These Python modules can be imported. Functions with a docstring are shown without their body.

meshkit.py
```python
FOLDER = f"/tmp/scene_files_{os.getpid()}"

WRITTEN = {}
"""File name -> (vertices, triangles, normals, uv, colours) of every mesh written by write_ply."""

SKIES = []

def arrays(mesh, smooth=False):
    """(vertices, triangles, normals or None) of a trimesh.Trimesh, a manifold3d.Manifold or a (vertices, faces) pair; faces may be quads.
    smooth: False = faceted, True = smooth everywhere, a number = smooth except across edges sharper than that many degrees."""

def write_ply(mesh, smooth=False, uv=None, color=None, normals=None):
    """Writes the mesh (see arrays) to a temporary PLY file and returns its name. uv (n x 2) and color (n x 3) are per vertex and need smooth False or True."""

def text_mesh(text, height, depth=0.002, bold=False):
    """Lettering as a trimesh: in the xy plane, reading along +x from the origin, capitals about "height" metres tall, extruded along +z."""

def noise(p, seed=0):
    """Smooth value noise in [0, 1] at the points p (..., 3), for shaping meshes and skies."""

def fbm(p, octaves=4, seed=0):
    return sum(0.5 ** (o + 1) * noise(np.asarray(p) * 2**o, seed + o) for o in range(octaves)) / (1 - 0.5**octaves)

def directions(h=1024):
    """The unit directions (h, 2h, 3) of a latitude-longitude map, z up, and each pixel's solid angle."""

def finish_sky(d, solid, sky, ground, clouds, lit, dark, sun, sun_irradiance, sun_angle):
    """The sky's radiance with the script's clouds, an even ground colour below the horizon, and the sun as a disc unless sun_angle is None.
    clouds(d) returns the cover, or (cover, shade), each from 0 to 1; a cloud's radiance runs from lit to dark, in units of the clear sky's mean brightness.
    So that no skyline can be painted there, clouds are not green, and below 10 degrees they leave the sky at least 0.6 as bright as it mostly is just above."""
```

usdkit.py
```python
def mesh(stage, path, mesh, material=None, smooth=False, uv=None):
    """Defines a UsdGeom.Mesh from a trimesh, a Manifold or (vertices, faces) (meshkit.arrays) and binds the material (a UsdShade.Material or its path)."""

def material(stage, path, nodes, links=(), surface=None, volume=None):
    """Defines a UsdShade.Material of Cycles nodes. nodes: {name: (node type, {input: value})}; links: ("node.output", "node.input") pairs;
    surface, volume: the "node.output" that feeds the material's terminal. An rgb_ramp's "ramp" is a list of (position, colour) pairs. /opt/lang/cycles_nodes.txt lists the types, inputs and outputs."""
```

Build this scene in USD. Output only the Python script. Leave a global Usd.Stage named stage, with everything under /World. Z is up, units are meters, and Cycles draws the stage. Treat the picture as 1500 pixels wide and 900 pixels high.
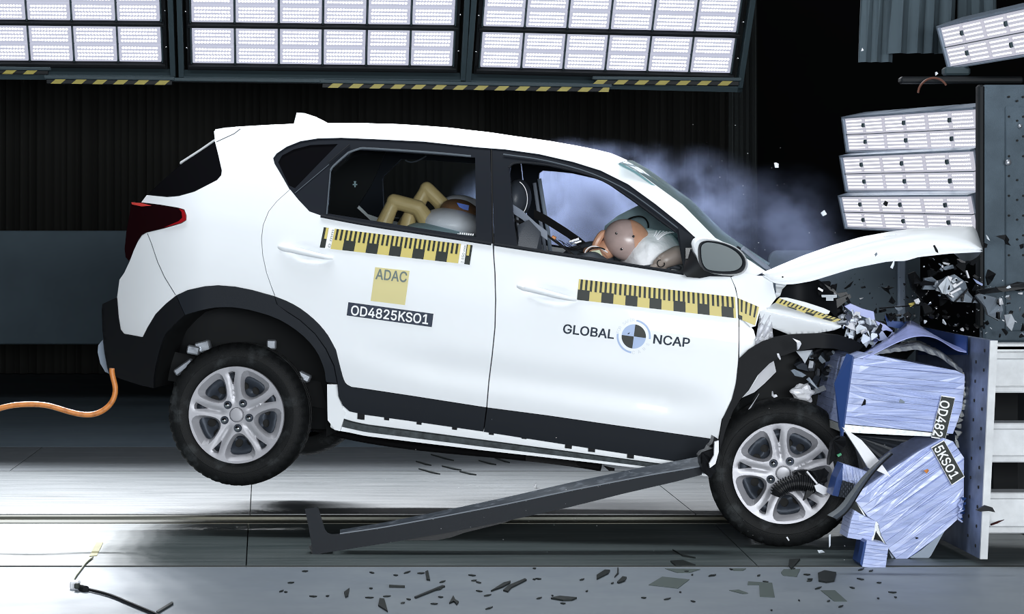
import math, random
import numpy as np, trimesh, shapely
from shapely.geometry import Polygon, Point, LineString, box as sbox
from scipy.spatial import Delaunay
from scipy.interpolate import PchipInterpolator
import usdkit, meshkit
from pxr import Usd, UsdGeom, UsdLux, UsdShade, Gf, Sdf

random.seed(7); RNG = np.random.default_rng(7)
stage = Usd.Stage.CreateInMemory()
UsdGeom.SetStageUpAxis(stage, 'Z'); UsdGeom.SetStageMetersPerUnit(stage, 1.0)
UsdGeom.Xform.Define(stage, '/World'); UsdGeom.Scope.Define(stage, '/World/Looks')

# ------------------------------------------------------------------ camera
PX, PY, F, CAMY, H = 500.0, 340.0, 3667.0, -11.0, 1.37      # principal point and focal length in pixels of the 1500x900 frame; camera height
cam = UsdGeom.Camera.Define(stage, '/World/camera')
HA = 36.0; MM = HA / 1500.0
cam.CreateHorizontalApertureAttr(HA); cam.CreateVerticalApertureAttr(HA * 0.6)
cam.CreateFocalLengthAttr(F * MM)
cam.CreateHorizontalApertureOffsetAttr((750 - PX) * MM); cam.CreateVerticalApertureOffsetAttr(-(450 - PY) * MM)
cam.CreateClippingRangeAttr((0.1, 200.0))
cam.AddTranslateOp().Set((0, CAMY, H)); cam.AddRotateXOp().Set(90.0)
cam.CreateExposureAttr(0.0)

# ------------------------------------------------------------------ light of the hall (dark hall, lamp banks)
KEY, DOTS, PLATE, RDOTS, RPLATE, SPOT = 590.0, 5.0, 0.58, 3.2, 0.60, 1900.0
def rect_light(name, loc, target, w, h, inten, color=(0.93, 0.97, 1.0)):
    l = UsdLux.RectLight.Define(stage, '/World/' + name)
    l.CreateWidthAttr(w); l.CreateHeightAttr(h); l.CreateIntensityAttr(inten); l.CreateColorAttr(color)
    z = np.array(loc, float) - np.array(target, float); z /= np.linalg.norm(z)
    x = np.cross([0, 0, 1.0], z); x /= np.linalg.norm(x); y = np.cross(z, x)
    m = Gf.Matrix4d(*[*x, 0, *y, 0, *z, 0, *loc, 1]); l.AddTransformOp().Set(m)
    return l
# the row of lamp banks on the camera's side of the track
rect_light('hall_lamp_row', (1.6, -13.0, 1.9), (0.9, 0.2, 0.8), 6.0, 1.4, KEY / 10)
rect_light('track_lamp_row', (-0.4, -0.2, 5.6), (-0.4, 0.1, 0.0), 5.0, 0.8, 19.0)
def beam_light(path, loc, direction, inten, half=29.0, rad=.10, soft=.7, color=(.93, .96, 1.0)):
    """Added spot in place of a lensed lamp's own beam: a small round light with a cone."""
    l = UsdLux.SphereLight.Define(stage, path); l.CreateRadiusAttr(rad); l.CreateIntensityAttr(inten); l.CreateColorAttr(color)
    sh = UsdLux.ShapingAPI.Apply(l.GetPrim()); sh.CreateShapingConeAngleAttr(half); sh.CreateShapingConeSoftnessAttr(soft)
    z = -np.asarray(direction, float); z /= np.linalg.norm(z); x = np.cross([0, 0, 1.0], z); x /= np.linalg.norm(x); y = np.cross(z, x)
    l.AddTransformOp().Set(Gf.Matrix4d(*map(float, [*x, 0, *y, 0, *z, 0, *loc, 1])))
dome = UsdLux.DomeLight.Define(stage, '/World/hall_air'); dome.CreateIntensityAttr(0.004); dome.CreateColorAttr((0.6, 0.8, 1.0))

# ------------------------------------------------------------------ helpers
def W(u, v, D):
    return np.array([(u - PX) / F * D, D + CAMY, H - (v - PY) / F * D])
def FL(u, v, z=0.0):
    return W(u, v, F * (H - z) / (v - PY))
PSI = math.radians(9.65); CQ = np.array([0.7266, 0.0, 0.0])
E1 = np.array([math.cos(PSI), -math.sin(PSI), 0]); EN = np.array([math.sin(PSI), math.cos(PSI), 0])
CARW = 1.79
def CP(u, v, d):
    """Pixel -> car-local (forward, inward, up) on the car's vertical lengthwise plane d metres inside its right side."""
    u, v, d = np.broadcast_arrays(np.asarray(u, float), np.asarray(v, float), np.asarray(d, float))
    rx, ry, rz = (u - PX) / F, np.ones_like(u), -(v - PY) / F
    t = (d + EN @ CQ - EN[1] * CAMY) / (EN[0] * rx + EN[1] * ry)
    x, y, z = rx * t, CAMY + ry * t, H + rz * t
    a = E1[0] * (x - CQ[0]) + E1[1] * (y - CQ[1])
    return np.stack([a, d, z], -1)
def W2C(p):
    p = np.asarray(p, float) - CQ
    return np.stack([p @ E1, p @ EN, p[..., 2]], -1)
_PROF = PchipInterpolator([-.6, -.35, -.15, 0, .25, .6, .85, 1.0, 1.25, 1.5, 1.75, 2.3], [.14, .10, .06, .03, .0, .0, .012, .035, .10, .18, .28, .40])
DENTS = []
def DF(u, v, dents=True):
    """Inward depth of the body side at a pixel: tumblehome above the belt, tuck-in below, round rear corner."""
    u, v = np.asarray(u, float), np.asarray(v, float)
    sill, belt = 580 + .155 * (u - 500), 318 + .161 * (u - 490)
    h = (sill - v) / (sill - belt)
    d = _PROF(np.clip(h, -.6, 2.3))
    rr = np.clip((300 - u) / 130, 0, 1.25)
    d = d + .25 * rr ** 2
    # crease of the doors' lower half
    cr = 548 + .15 * (u - 700)
    d = d + .014 * np.exp(-((v - cr) / 22) ** 2) * np.clip((u - 520) / 120, 0, 1) * np.clip((1060 - u) / 80, 0, 1)
    if dents:
        for (cu, cv, au, av, sl, dep) in DENTS:
            q = ((u - cu) / au) ** 2 + ((v - cv - sl * (u - cu)) / av) ** 2
            d = d + dep * np.exp(-q ** 2)
    return d

def densify(pts, s, closed=True):
    pts = [np.asarray(p, float) for p in pts]; out = []
    n = len(pts)
    for i in range(n if closed else n - 1):
        a, b = pts[i], pts[(i + 1) % n]; k = max(1, int(math.ceil(np.linalg.norm(b - a) / s)))
        out += [a + (b - a) * j / k for j in range(k)]
    if not closed: out.append(pts[-1])
    return np.array(out)
def smooth_line(pts, n=1, closed=False):
    """Chaikin corner cutting."""
    p = np.asarray(pts, float)
    for _ in range(n):
        if closed:
            q = np.roll(p, -1, 0); p = np.stack([.75 * p + .25 * q, .25 * p + .75 * q], 1).reshape(-1, p.shape[1])
        else:
            q = np.stack([.75 * p[:-1] + .25 * p[1:], .25 * p[:-1] + .75 * p[1:]], 1).reshape(-1, p.shape[1])
            p = np.vstack([p[:1], q, p[-1:]])
    return p
def tri_fill(outer, holes=(), s=8.0, fine=None):
    fine = fine or s * .6
    poly = Polygon(outer, [h for h in holes])
    if not poly.is_valid: poly = poly.buffer(0)
    if poly.geom_type != 'Polygon': poly = max(poly.geoms, key=lambda g: g.area)
    if poly.geom_type != 'Polygon': poly = max(poly.geoms, key=lambda g: g.area)
    b = [densify(np.array(r.coords)[:-1], fine) for r in [poly.exterior, *poly.interiors]]
    pts = np.vstack(b)
    x0, y0, x1, y1 = poly.bounds
    gx, gy = np.meshgrid(np.arange(x0 + s / 2, x1, s), np.arange(y0 + s / 2, y1, s * .87))
    gx[1::2] += s / 2
    g = np.c_[gx.ravel(), gy.ravel()]
    if len(g):
        inside = shapely.contains_xy(poly.buffer(-s * .45), g[:, 0], g[:, 1]) if not poly.buffer(-s * .45).is_empty else np.zeros(len(g), bool)
        pts = np.vstack([pts, g[inside]])
    pts = np.unique(np.round(pts, 5), axis=0)
    tri = Delaunay(pts).simplices
    c = pts[tri].mean(1)
    A = (pts[tri[:, 1]] - pts[tri[:, 0]]); B = (pts[tri[:, 2]] - pts[tri[:, 0]])
    area = A[:, 0] * B[:, 1] - A[:, 1] * B[:, 0]
    ok = shapely.contains_xy(poly.buffer(1e-6 * max(1, s)), c[:, 0], c[:, 1]) & (np.abs(area) > 1e-9)
    tri = tri[ok]; area = area[ok]
    tri[area < 0] = tri[area < 0][:, ::-1]
    return pts, tri
def solid(front, tri, back):
    n = len(front)
    e = np.vstack([tri[:, [0, 1]], tri[:, [1, 2]], tri[:, [2, 0]]])
    key = np.sort(e, 1); _, inv, cnt = np.unique(key, axis=0, return_inverse=True, return_counts=True)
    be = e[cnt[inv.ravel()] == 1]
    side = np.vstack([np.c_[be[:, 0], be[:, 0] + n, be[:, 1]], np.c_[be[:, 1], be[:, 0] + n, be[:, 1] + n]])
    return trimesh.Trimesh(np.vstack([front, back]), np.vstack([tri, tri[:, ::-1] + n, side]), process=False)
def orient(m, toward):
    """Flip so that the first (front) face looks along `toward`."""
    f = m.faces[: max(1, len(m.faces) // 3)]; v = m.vertices
    nn = np.cross(v[f[:, 1]] - v[f[:, 0]], v[f[:, 2]] - v[f[:, 0]]).sum(0)
    if nn @ np.asarray(toward, float) < 0: m.faces = m.faces[:, ::-1]
    return m
def panel(poly, holes=(), inset=0.0, thick=.014, s=9.0, df=DF, edge=None):
    p, t = tri_fill(poly, holes, s)
    d = df(p[:, 0], p[:, 1]) + (inset(p[:, 0], p[:, 1]) if callable(inset) else inset)
    f = CP(p[:, 0], p[:, 1], d)
    b = f + np.array([0, thick, 0])
    return orient(solid(f, t, b), (0, -1, 0))
def mirror(m):
    v = np.array(m.vertices); v[:, 1] = CARW - v[:, 1]
    return trimesh.Trimesh(v, m.faces[:, ::-1], process=False)
def loft(rows, close=False):
    """rows: list of equal-length point arrays -> quad strip surface."""
    rows = [np.asarray(r, float) for r in rows]; n = len(rows[0]); V = np.vstack(rows); Fc = []
    for i in range(len(rows) - 1):
        for j in range(n if close else n - 1):
            a, b = i * n + j, i * n + (j + 1) % n
            Fc += [[a, b, b + n], [a, b + n, a + n]]
    return trimesh.Trimesh(V, np.array(Fc), process=False)
def thicken(m, off):
    """Close an open sheet by a copy moved by `off` (vector or per-vertex) and side walls."""
    V = np.asarray(m.vertices); return solid(V, np.asarray(m.faces), V + off)
def cat(*ms):
    ms = [m for x in ms for m in (x if isinstance(x, (list, tuple)) else [x])]
    return trimesh.util.concatenate(ms) if len(ms) > 1 else ms[0]
def tube(path, r, n=10, caps=True, flat=1.0):
    p = np.asarray(path, float); r = np.broadcast_to(np.asarray(r, float), (len(p),))
    t = np.gradient(p, axis=0); t /= np.maximum(np.linalg.norm(t, axis=1, keepdims=True), 1e-9)
    up = np.array([0, 0, 1.0]) if abs(t[0, 2]) < .9 else np.array([0, 1.0, 0])
    x = np.cross(up, t[0]); x /= np.linalg.norm(x); rows = []
    for i in range(len(p)):
        x = x - t[i] * (x @ t[i]); x /= np.linalg.norm(x); y = np.cross(t[i], x)
        a = np.arange(n) * 2 * math.pi / n
        rows.append(p[i] + r[i] * (np.cos(a)[:, None] * x + flat * np.sin(a)[:, None] * y))
    m = loft(rows, close=True)
    if caps:
        V = np.vstack([m.vertices, p[:1], p[-1:]]); k = len(m.vertices); L = (len(p) - 1) * n
        c = [[k, (j + 1) % n, j] for j in range(n)] + [[k + 1, L + j, L + (j + 1) % n] for j in range(n)]
        m = trimesh.Trimesh(V, np.vstack([m.faces, c]), process=False)
    if m.volume < 0: m.faces = m.faces[:, ::-1]
    return m
def spline(pts, n=40):
    p = np.asarray(pts, float); t = np.r_[0, np.cumsum(np.linalg.norm(np.diff(p, axis=0), axis=1))]
    from scipy.interpolate import CubicSpline
    return CubicSpline(t, p)(np.linspace(0, t[-1], n))
def cbox(size, c=.004, at=(0, 0, 0), R=None):
    sx, sy, sz = np.asarray(size, float) / 2; c = min(c, sx * .9, sy * .9, sz * .9); P = []
    for a in (-1, 1):
        for b in (-1, 1):
            for d in (-1, 1):
                P += [(a * (sx - c), b * (sy - c), d * sz), (a * (sx - c), b * sy, d * (sz - c)), (a * sx, b * (sy - c), d * (sz - c))]
    m = trimesh.convex.convex_hull(np.array(P))
    if R is not None: m.apply_transform(np.block([[np.asarray(R), np.zeros((3, 1))], [0, 0, 0, 1]]))
    m.apply_translation(at); return m
def hexa(P8, c=None):
    return trimesh.convex.convex_hull(np.asarray(P8, float))
def slab(Pa, off):
    """Polygon of 3D points (planar-ish, convex or not) extruded by a vector."""
    Pa = np.asarray(Pa, float); c = Pa.mean(0); _, _, vt = np.linalg.svd(Pa - c); q = (Pa - c) @ vt[:2].T
    poly = Polygon(q)
    if not poly.is_valid: poly = poly.buffer(0)
    if poly.geom_type != 'Polygon': poly = max(poly.geoms, key=lambda g: g.area)
    v, f = trimesh.creation.triangulate_polygon(poly, engine='earcut')
    X = c + v @ vt[:2]
    # use the exact 3D points where they match
    for i in range(len(v)):
        k = np.argmin(((q - v[i]) ** 2).sum(1))
        if ((q[k] - v[i]) ** 2).sum() < 1e-10: X[i] = Pa[k]
    m = solid(X, np.asarray(f), X + np.asarray(off, float))
    if m.volume < 0: m.faces = m.faces[:, ::-1]
    return m
def ellipsoid(c, r, R=None, sub=3):
    m = trimesh.creation.icosphere(sub); m.apply_scale(r)
    if R is not None: m.apply_transform(np.block([[np.asarray(R), np.zeros((3, 1))], [0, 0, 0, 1]]))
    m.apply_translation(c); return m
def rot(ax, deg):
    return trimesh.transformations.rotation_matrix(math.radians(deg), ax)[:3, :3]
def lathe(prof, n=96, axis='y', mod=None):
    prof = np.asarray(prof, float); rows = []
    for k in range(n):
        a = 2 * math.pi * k / n
        p = prof if mod is None else mod(prof.copy(), k)
        rows.append(np.c_[p[:, 0] * math.cos(a), p[:, 1], p[:, 0] * math.sin(a)])
    m = loft(rows + [rows[0]])
    m.merge_vertices()
    return m

# ------------------------------------------------------------------ scene graph
USED = {}
def numbered(parent, name):
    k = USED.get((parent, name), 0); USED[(parent, name)] = k + 1
    return name if k == 0 else f'{name}_{k:03d}'
def tag(pr, label=None, category=None, group=None, kind=None):
    for k, v in (('label', label), ('category', category), ('group', group), ('kind', kind)):
        if v: pr.SetCustomDataByKey(k, v)
    return pr
def ppath(parent): return '/World' if parent is None else str(parent.GetPath())
def obj(name, mesh, mat, parent=None, smooth=32, **kw):
    pp = ppath(parent)
    m = usdkit.mesh(stage, pp + '/' + numbered(pp, name), mesh, mat, smooth=smooth)
    m.CreateDoubleSidedAttr(True)
    return tag(m.GetPrim(), **kw)
def thing(name, loc=(0, 0, 0), rotz=0.0, parent=None, **kw):
    pp = ppath(parent)
    x = UsdGeom.Xform.Define(stage, pp + '/' + numbered(pp, name))
    if any(loc): x.AddTranslateOp().Set(tuple(map(float, loc)))
    if rotz: x.AddRotateZOp().Set(float(rotz))
    return tag(x.GetPrim(), **kw)
def struct(name, mesh, mat, parent=None, **kw):
    return obj(name, mesh, mat, parent, kind='structure' if parent is None else None, **kw)

# ------------------------------------------------------------------ materials
def M(name, color=(.5, .5, .5), rough=.5, metal=0.0, var=0.0, scale=8.0, stretch=(1, 1, 1), bump=0.0, bscale=60.0, rvar=0.0, color2=None, emit=None, es=0.0, coat=0.0, spec=.5, trans=0.0, detail=5.0, lo=.35, hi=.65, alpha=None):
    n = {'p': ('principled_bsdf', dict(base_color=color, roughness=rough, metallic=metal, coat_weight=coat, specular_ior_level=spec, transmission_weight=trans))}
    if emit is not None: n['p'][1].update(emission_color=emit, emission_strength=es)
    if alpha is not None: n['p'][1].update(alpha=alpha)
    L = []
    if var or rvar or bump or color2:
        n['g'] = ('texture_coordinate', {})
        n['m'] = ('mapping', dict(scale=stretch)); L.append(('g.object', 'm.vector'))
    if var or color2:
        n['n'] = ('noise_texture', dict(scale=scale, detail=detail, roughness=.6)); L.append(('m.vector', 'n.vector'))
        c = np.array(color); c2 = np.array(color2) if color2 else np.clip(c * (1 + var), 0, 1); c1 = c if color2 else c * (1 - var)
        n['r'] = ('rgb_ramp', dict(ramp=[(lo, tuple(c1)), (hi, tuple(c2))])); L += [('n.fac', 'r.fac'), ('r.color', 'p.base_color')]
    if rvar:
        n['n2'] = ('noise_texture', dict(scale=scale * 1.7, detail=4)); L.append(('m.vector', 'n2.vector'))
        n['mr'] = ('map_range', dict(from_min=.3, from_max=.7, to_min=max(.02, rough - rvar), to_max=min(1, rough + rvar), clamp=True)); L += [('n2.fac', 'mr.value'), ('mr.result', 'p.roughness')]
    if bump:
        n['n3'] = ('noise_texture', dict(scale=bscale, detail=3)); L.append(('m.vector', 'n3.vector'))
        n['b'] = ('bump', dict(strength=bump, distance=.01)); L += [('n3.fac', 'b.height'), ('b.normal', 'p.normal')]
    return usdkit.material(stage, '/World/Looks/' + name, n, L, surface='p.BSDF')
def EM(name, color, strength):
    return usdkit.material(stage, '/World/Looks/' + name, {'e': ('emission', dict(color=color, strength=strength))}, surface='e.emission')
def GLASS(name, color, gl=.06, rough=.03, haze=None, hz=0.0):
    n = {'t': ('transparent_bsdf', dict(color=color)), 'g': ('glossy_bsdf', dict(color=(.9, .95, 1), roughness=rough)), 'f': ('fresnel', dict(IOR=1.5)), 'x': ('mix_closure', {})}
    L = [('f.fac', 'x.fac'), ('t.BSDF', 'x.closure1'), ('g.BSDF', 'x.closure2')]
    out = 'x.closure'
    if haze:
        n['d'] = ('principled_bsdf', dict(base_color=haze, roughness=.6)); n['y'] = ('mix_closure', dict(fac=hz)); L += [('x.closure', 'y.closure1'), ('d.BSDF', 'y.closure2')]; out = 'y.closure'
    return usdkit.material(stage, '/World/Looks/' + name, n, L, surface=out)

m_white = M('car_white', (.80, .83, .86), .42, coat=.12)
m_black_plastic = M('black_plastic', (.008, .009, .011), .55, spec=.12, bump=.15, bscale=900)
m_cladding = M('cladding', (.013, .016, .021), .55, spec=.15, bump=.1, bscale=700)
m_gloss_black = M('gloss_black', (.006, .006, .008), .12, spec=.15)
m_satin_black = M('satin_black', (.016, .018, .022), .38, spec=.15)
m_pillar = M('pillar_film', (.012, .0145, .020), .36, spec=.2)
m_dark_glass = M('privacy_glass', (.004, .004, .005), .06, spec=.15)
m_seam = M('panel_gap', (.05, .055, .065), .7)
m_rubber = M('tyre_rubber', (.006, .0068, .0075), .62, spec=.2, color2=(.055, .062, .066), scale=9, stretch=(1, 1, 1), lo=.54, hi=.82, bump=.25, bscale=240)
m_silver = M('wheel_silver', (.38, .38, .41), .42, metal=.25)
m_steel_dark = M('steel_dark', (.035, .042, .055), .45, spec=.15, metal=.3)
m_hole = M('deep_black', (.003, .003, .003), .8)
m_chrome = M('chrome', (.8, .8, .82), .12, metal=1.0)
m_steel = M('bare_steel', (.42, .45, .50), .4, metal=.8, rvar=.1, scale=20)
m_red_lens = M('red_lens', (.30, .008, .012), .1, coat=.5)
m_dark_red = M('dark_red_lens', (.010, .002, .003), .1, spec=.15)
m_yellow = M('tape_yellow', (.58, .48, .13), .45)
m_tape_black = M('tape_black', (.03, .035, .032), .4, spec=.15)
m_paper = M('label_white', (.85, .85, .86), .5)
m_print_grey = M('print_grey', (.16, .20, .19), .5, spec=.15)
m_plate_blue = M('label_slate', (.035, .045, .07), .4, spec=.15)
m_print_navy = M('print_navy', (.02, .03, .05), .5, spec=.15)
m_print_lblue = M('print_pale_blue', (.36, .47, .70), .5)
m_print_faint = M('print_faint', (.62, .66, .70), .5)
m_interior = M('interior_black', (.010, .011, .012), .7, spec=.15)
m_interior_grey = M('interior_grey', (.045, .055, .07), .6, bump=.2, bscale=400)
m_fabric_seat = M('seat_leather', (.035, .042, .055), .45, bump=.15, bscale=300)
m_belt = M('seat_belt', (.008, .008, .009), .7, spec=.15)
m_beltl = M('seat_trim_light', (.20, .23, .29), .6)
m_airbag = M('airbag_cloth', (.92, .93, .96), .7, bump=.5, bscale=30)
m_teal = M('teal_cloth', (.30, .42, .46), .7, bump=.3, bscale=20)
m_skin = M('dummy_skin', (.42, .32, .30), .30, var=.12, scale=10)
m_cap = M('dummy_cap', (.52, .28, .18), .4, var=.12, scale=10)
m_tan = M('child_dummy_tan', (.50, .37, .17), .45)
m_hand = M('dummy_hand', (.30, .25, .22), .4)
m_seatwhite = M('child_seat_shell', (.75, .74, .80), .4)
m_brown = M('brown_band', (.20, .10, .05), .5)
m_bluepatch = M('blue_patch', (.02, .10, .55), .4)
m_orange = M('orange_cable', (.62, .22, .05), .45, color2=(.30, .09, .02), scale=30, lo=.5, hi=.75)
m_blue = M('barrier_blue', (.40, .47, .74), .36, var=.10, scale=6, stretch=(1, 1, 8), rvar=.1)
m_blue_sheet = M('barrier_sheet', (.33, .38, .72), .3, rvar=.08, scale=10)
m_blue_dark = M('barrier_dark_blue_shade', (.025, .06, .20), .35, spec=.15)  # shadow on faces turned toward the car is put into this dark blue
m_honey = M('honeycomb', (.55, .57, .56), .42, metal=.4, rvar=.15, scale=40)
m_plate = M('mount_plate', (.16, .20, .30), .42, metal=.4, var=.3, scale=8)
m_white_paint = M('white_paint', (.62, .64, .66), .5, var=.12, scale=9)
m_grey_block = M('grey_block', (.08, .11, .138), .6, spec=.15, var=.18, scale=5, bump=.2, bscale=200)
m_grey_wall = M('grey_low_wall', (.085, .125, .155), .8, var=.06, scale=3)
m_curtain = M('dark_curtain', (.014, .0145, .0125), .9, bump=.1, bscale=500)
m_curtain_grey = M('grey_drape', (.07, .10, .12), .85, bump=.1, bscale=400)
m_frame_grey = M('frame_grey', (.04, .06, .07), .5, spec=.15)
m_frame_black = M('frame_black', (.012, .014, .016), .5, spec=.15)
m_hazard_y = M('hazard_yellow', (.30, .25, .03), .5, emit=(0, 0, 0), es=0)
m_void = M('hall_black', (.004, .005, .006), .9)
m_dot = EM('led_dot', (.96, .98, 1.0), DOTS)
m_lplate = M('led_plate', (.10, .10, .13), .4, emit=(.80, .83, 1.0), es=PLATE)
m_rdot = EM('led_dot_side', (.96, .98, 1.0), RDOTS)
m_rplate = M('led_plate_side', (.10, .10, .13), .4, emit=(.84, .84, .95), es=RPLATE)
m_lampbox = M('lamp_housing', (.22, .27, .34), .4)
m_glass_shard = M('clear_plastic', (.72, .78, .85), .08, coat=.5)
m_debris_black = M('debris_black', (.012, .013, .015), .35, spec=.15)
m_debris_grey = M('debris_grey', (.22, .26, .31), .35)
m_debris_white = M('debris_white', (.75, .76, .80), .35)
m_scrap = M('scrap_olive', (.020, .024, .024), .5, spec=.15)
m_tape_floor = M('floor_tape', (.10, .125, .12), .6, spec=.15)
m_mirror = M('mirror_glass', (.04, .068, .078), .25, spec=.15)
m_pipe = M('underbody_black', (.008, .008, .009), .6, spec=.15)

# ================================================================== SETTING
# ---- floor: painted concrete in front, glossy track plates under the car, concrete behind
def floor_mat(name, c1, c2, rough, rv, scale, stretch, spec=.5, lo=.35, hi=.65):
    return M(name, c1, rough, color2=c2, scale=scale, stretch=stretch, rvar=rv, spec=spec, lo=lo, hi=hi, bump=.04, bscale=80)
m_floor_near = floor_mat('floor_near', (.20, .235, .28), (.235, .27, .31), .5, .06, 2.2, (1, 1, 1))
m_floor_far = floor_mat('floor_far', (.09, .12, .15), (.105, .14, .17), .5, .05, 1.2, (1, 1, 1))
m_track = [floor_mat(f'track_plate_{i}', c, d, r, .07, 3.0, (.35, 5, 1), spec=.9) for i, (c, d, r) in enumerate([((.045, .065, .068), (.085, .105, .108), .46), ((.05, .06, .066), (.088, .098, .105), .46), ((.055, .066, .076), (.085, .096, .106), .48)])]
m_rail = M('rail_steel', (.07, .072, .06), .42, metal=.5, color2=(.15, .14, .10), scale=5, stretch=(.25, 6, 1), lo=.5, hi=.72)
m_joint = M('joint_dark', (.012, .014, .014), .7)
floor = thing('floor', kind='structure')
def fquad(name, uv4, mat, z=0.0, th=.03, gap=.0):
    P = [FL(u, v, 0) for u, v in uv4]
    P = np.array(P) + [0, 0, z]
    m = slab(P, (0, 0, -th))
    return obj(name, m, mat, floor, smooth=False)
struct('subfloor', cbox((60, 46, .1), .01, (5, 9.0, -.105)), m_joint, floor)
YN, YR0, YR1, YB, YC = FL(0, 831)[1], FL(0, 767.5)[1], FL(0, 753.5)[1], FL(0, 690.5)[1], FL(0, 655)[1]
def strip(name, x0, x1, y0, y1, mat, z=0.0, th=.04, c=.003):
    return obj(name, cbox((x1 - x0, y1 - y0, th), c, ((x0 + x1) / 2, (y0 + y1) / 2, z - th / 2)), mat, floor, smooth=False)
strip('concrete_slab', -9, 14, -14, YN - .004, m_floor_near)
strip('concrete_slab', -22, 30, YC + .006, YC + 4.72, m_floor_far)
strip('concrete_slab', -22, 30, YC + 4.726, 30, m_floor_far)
def skew_row(name, y0, y1, cuts, mat, z=0.0, th=.03, g=.0025):
    for (a0, a1), (b0, b1) in zip(cuts[:-1], cuts[1:]):
        P = [(a0 + g, y0 + g, z), (b0 - g, y0 + g, z), (b1 - g, y1 - g, z), (a1 + g, y1 - g, z)]
        obj(name, slab(P, (0, 0, -th)), mat, floor, smooth=False)
jA = (FL(360.8, 830)[0], FL(363.8, 767.5)[0]); jB = (FL(1110, 830)[0], FL(1046, 767.5)[0])
skew_row('track_plate', YN, YR0, [(-6.7, -6.7), (-4.55, -4.55), (-2.47, -2.45), jA, jB, (3.8, 3.8), (5.9, 5.9), (9, 9)], m_track[0])
jC = (FL(366.9, 752)[0], FL(369.3, 691)[0])
skew_row('track_plate', YR1, YB, [(-9, -9), (-5.0, -5.0), (-2.75, -2.7), jC, (1.72, 1.72), (3.85, 3.85), (6, 6), (9, 9)], m_track[1])
skew_row('track_plate', YB + .02, YC, [(-12, -12), (-6, -6), (-1.9, -1.9), (2.3, 2.3), (6.5, 6.5), (14, 14)], m_track[2])
strip('guide_rail', -9, 12, YR0 + .004, YR0 + .055, m_rail, z=.004)
strip('guide_rail', -9, 12, YR0 + .075, YR1 - .13, m_rail, z=-.012)
strip('guide_rail', -9, 12, YR1 - .12, YR1 - .06, m_rail, z=.002)
strip('guide_rail', -9, 12, YR1 - .05, YR1 - .004, m_rail, z=-.004)
strip('edge_rail', -9, 12, YN + .004, YN + .016, m_joint, z=.004)

# ---- back of the hall
def pleats(u0, u1, v0, v1, D, n, amp, seed, th=.012, nz=14, lean=0.0):
    """A hanging pleated cloth between two pixel columns at depth D."""
    r = np.random.default_rng(seed)
    nx = max(40, n * 8); us = np.linspace(u0, u1, nx); ph = np.cumsum(r.uniform(.5, 1.5, nx)); ph = ph / ph[-1] * n * 2 * math.pi
    am = amp * np.interp(np.linspace(0, 1, nx), np.linspace(0, 1, n + 1), r.uniform(.4, 1.3, n + 1))
    rows = []
    for k in range(nz):
        t = k / (nz - 1); v = v0 + (v1 - v0) * t
        p = np.array([W(u + lean * t, v, D) for u in us])
        p[:, 1] += am * np.sin(ph + .5 * math.sin(3 * t + seed)) * (.55 + .45 * t)
        p[:, 0] += .3 * am * np.sin(2 * ph + 1) * t
        rows.append(p)
    return orient(thicken(loft(rows), np.array([0, th, 0])), (0, -1, 0))
back = struct('wall_back', cbox((70, .2, 12), .02, (4, 30.3, 5.5)), m_void)
ceiling = struct('ceiling', cbox((70, 50, .2), .02, (4, 8, 10.5)), m_void)
VB = 340 + F * H / 24.0 - 2
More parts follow.
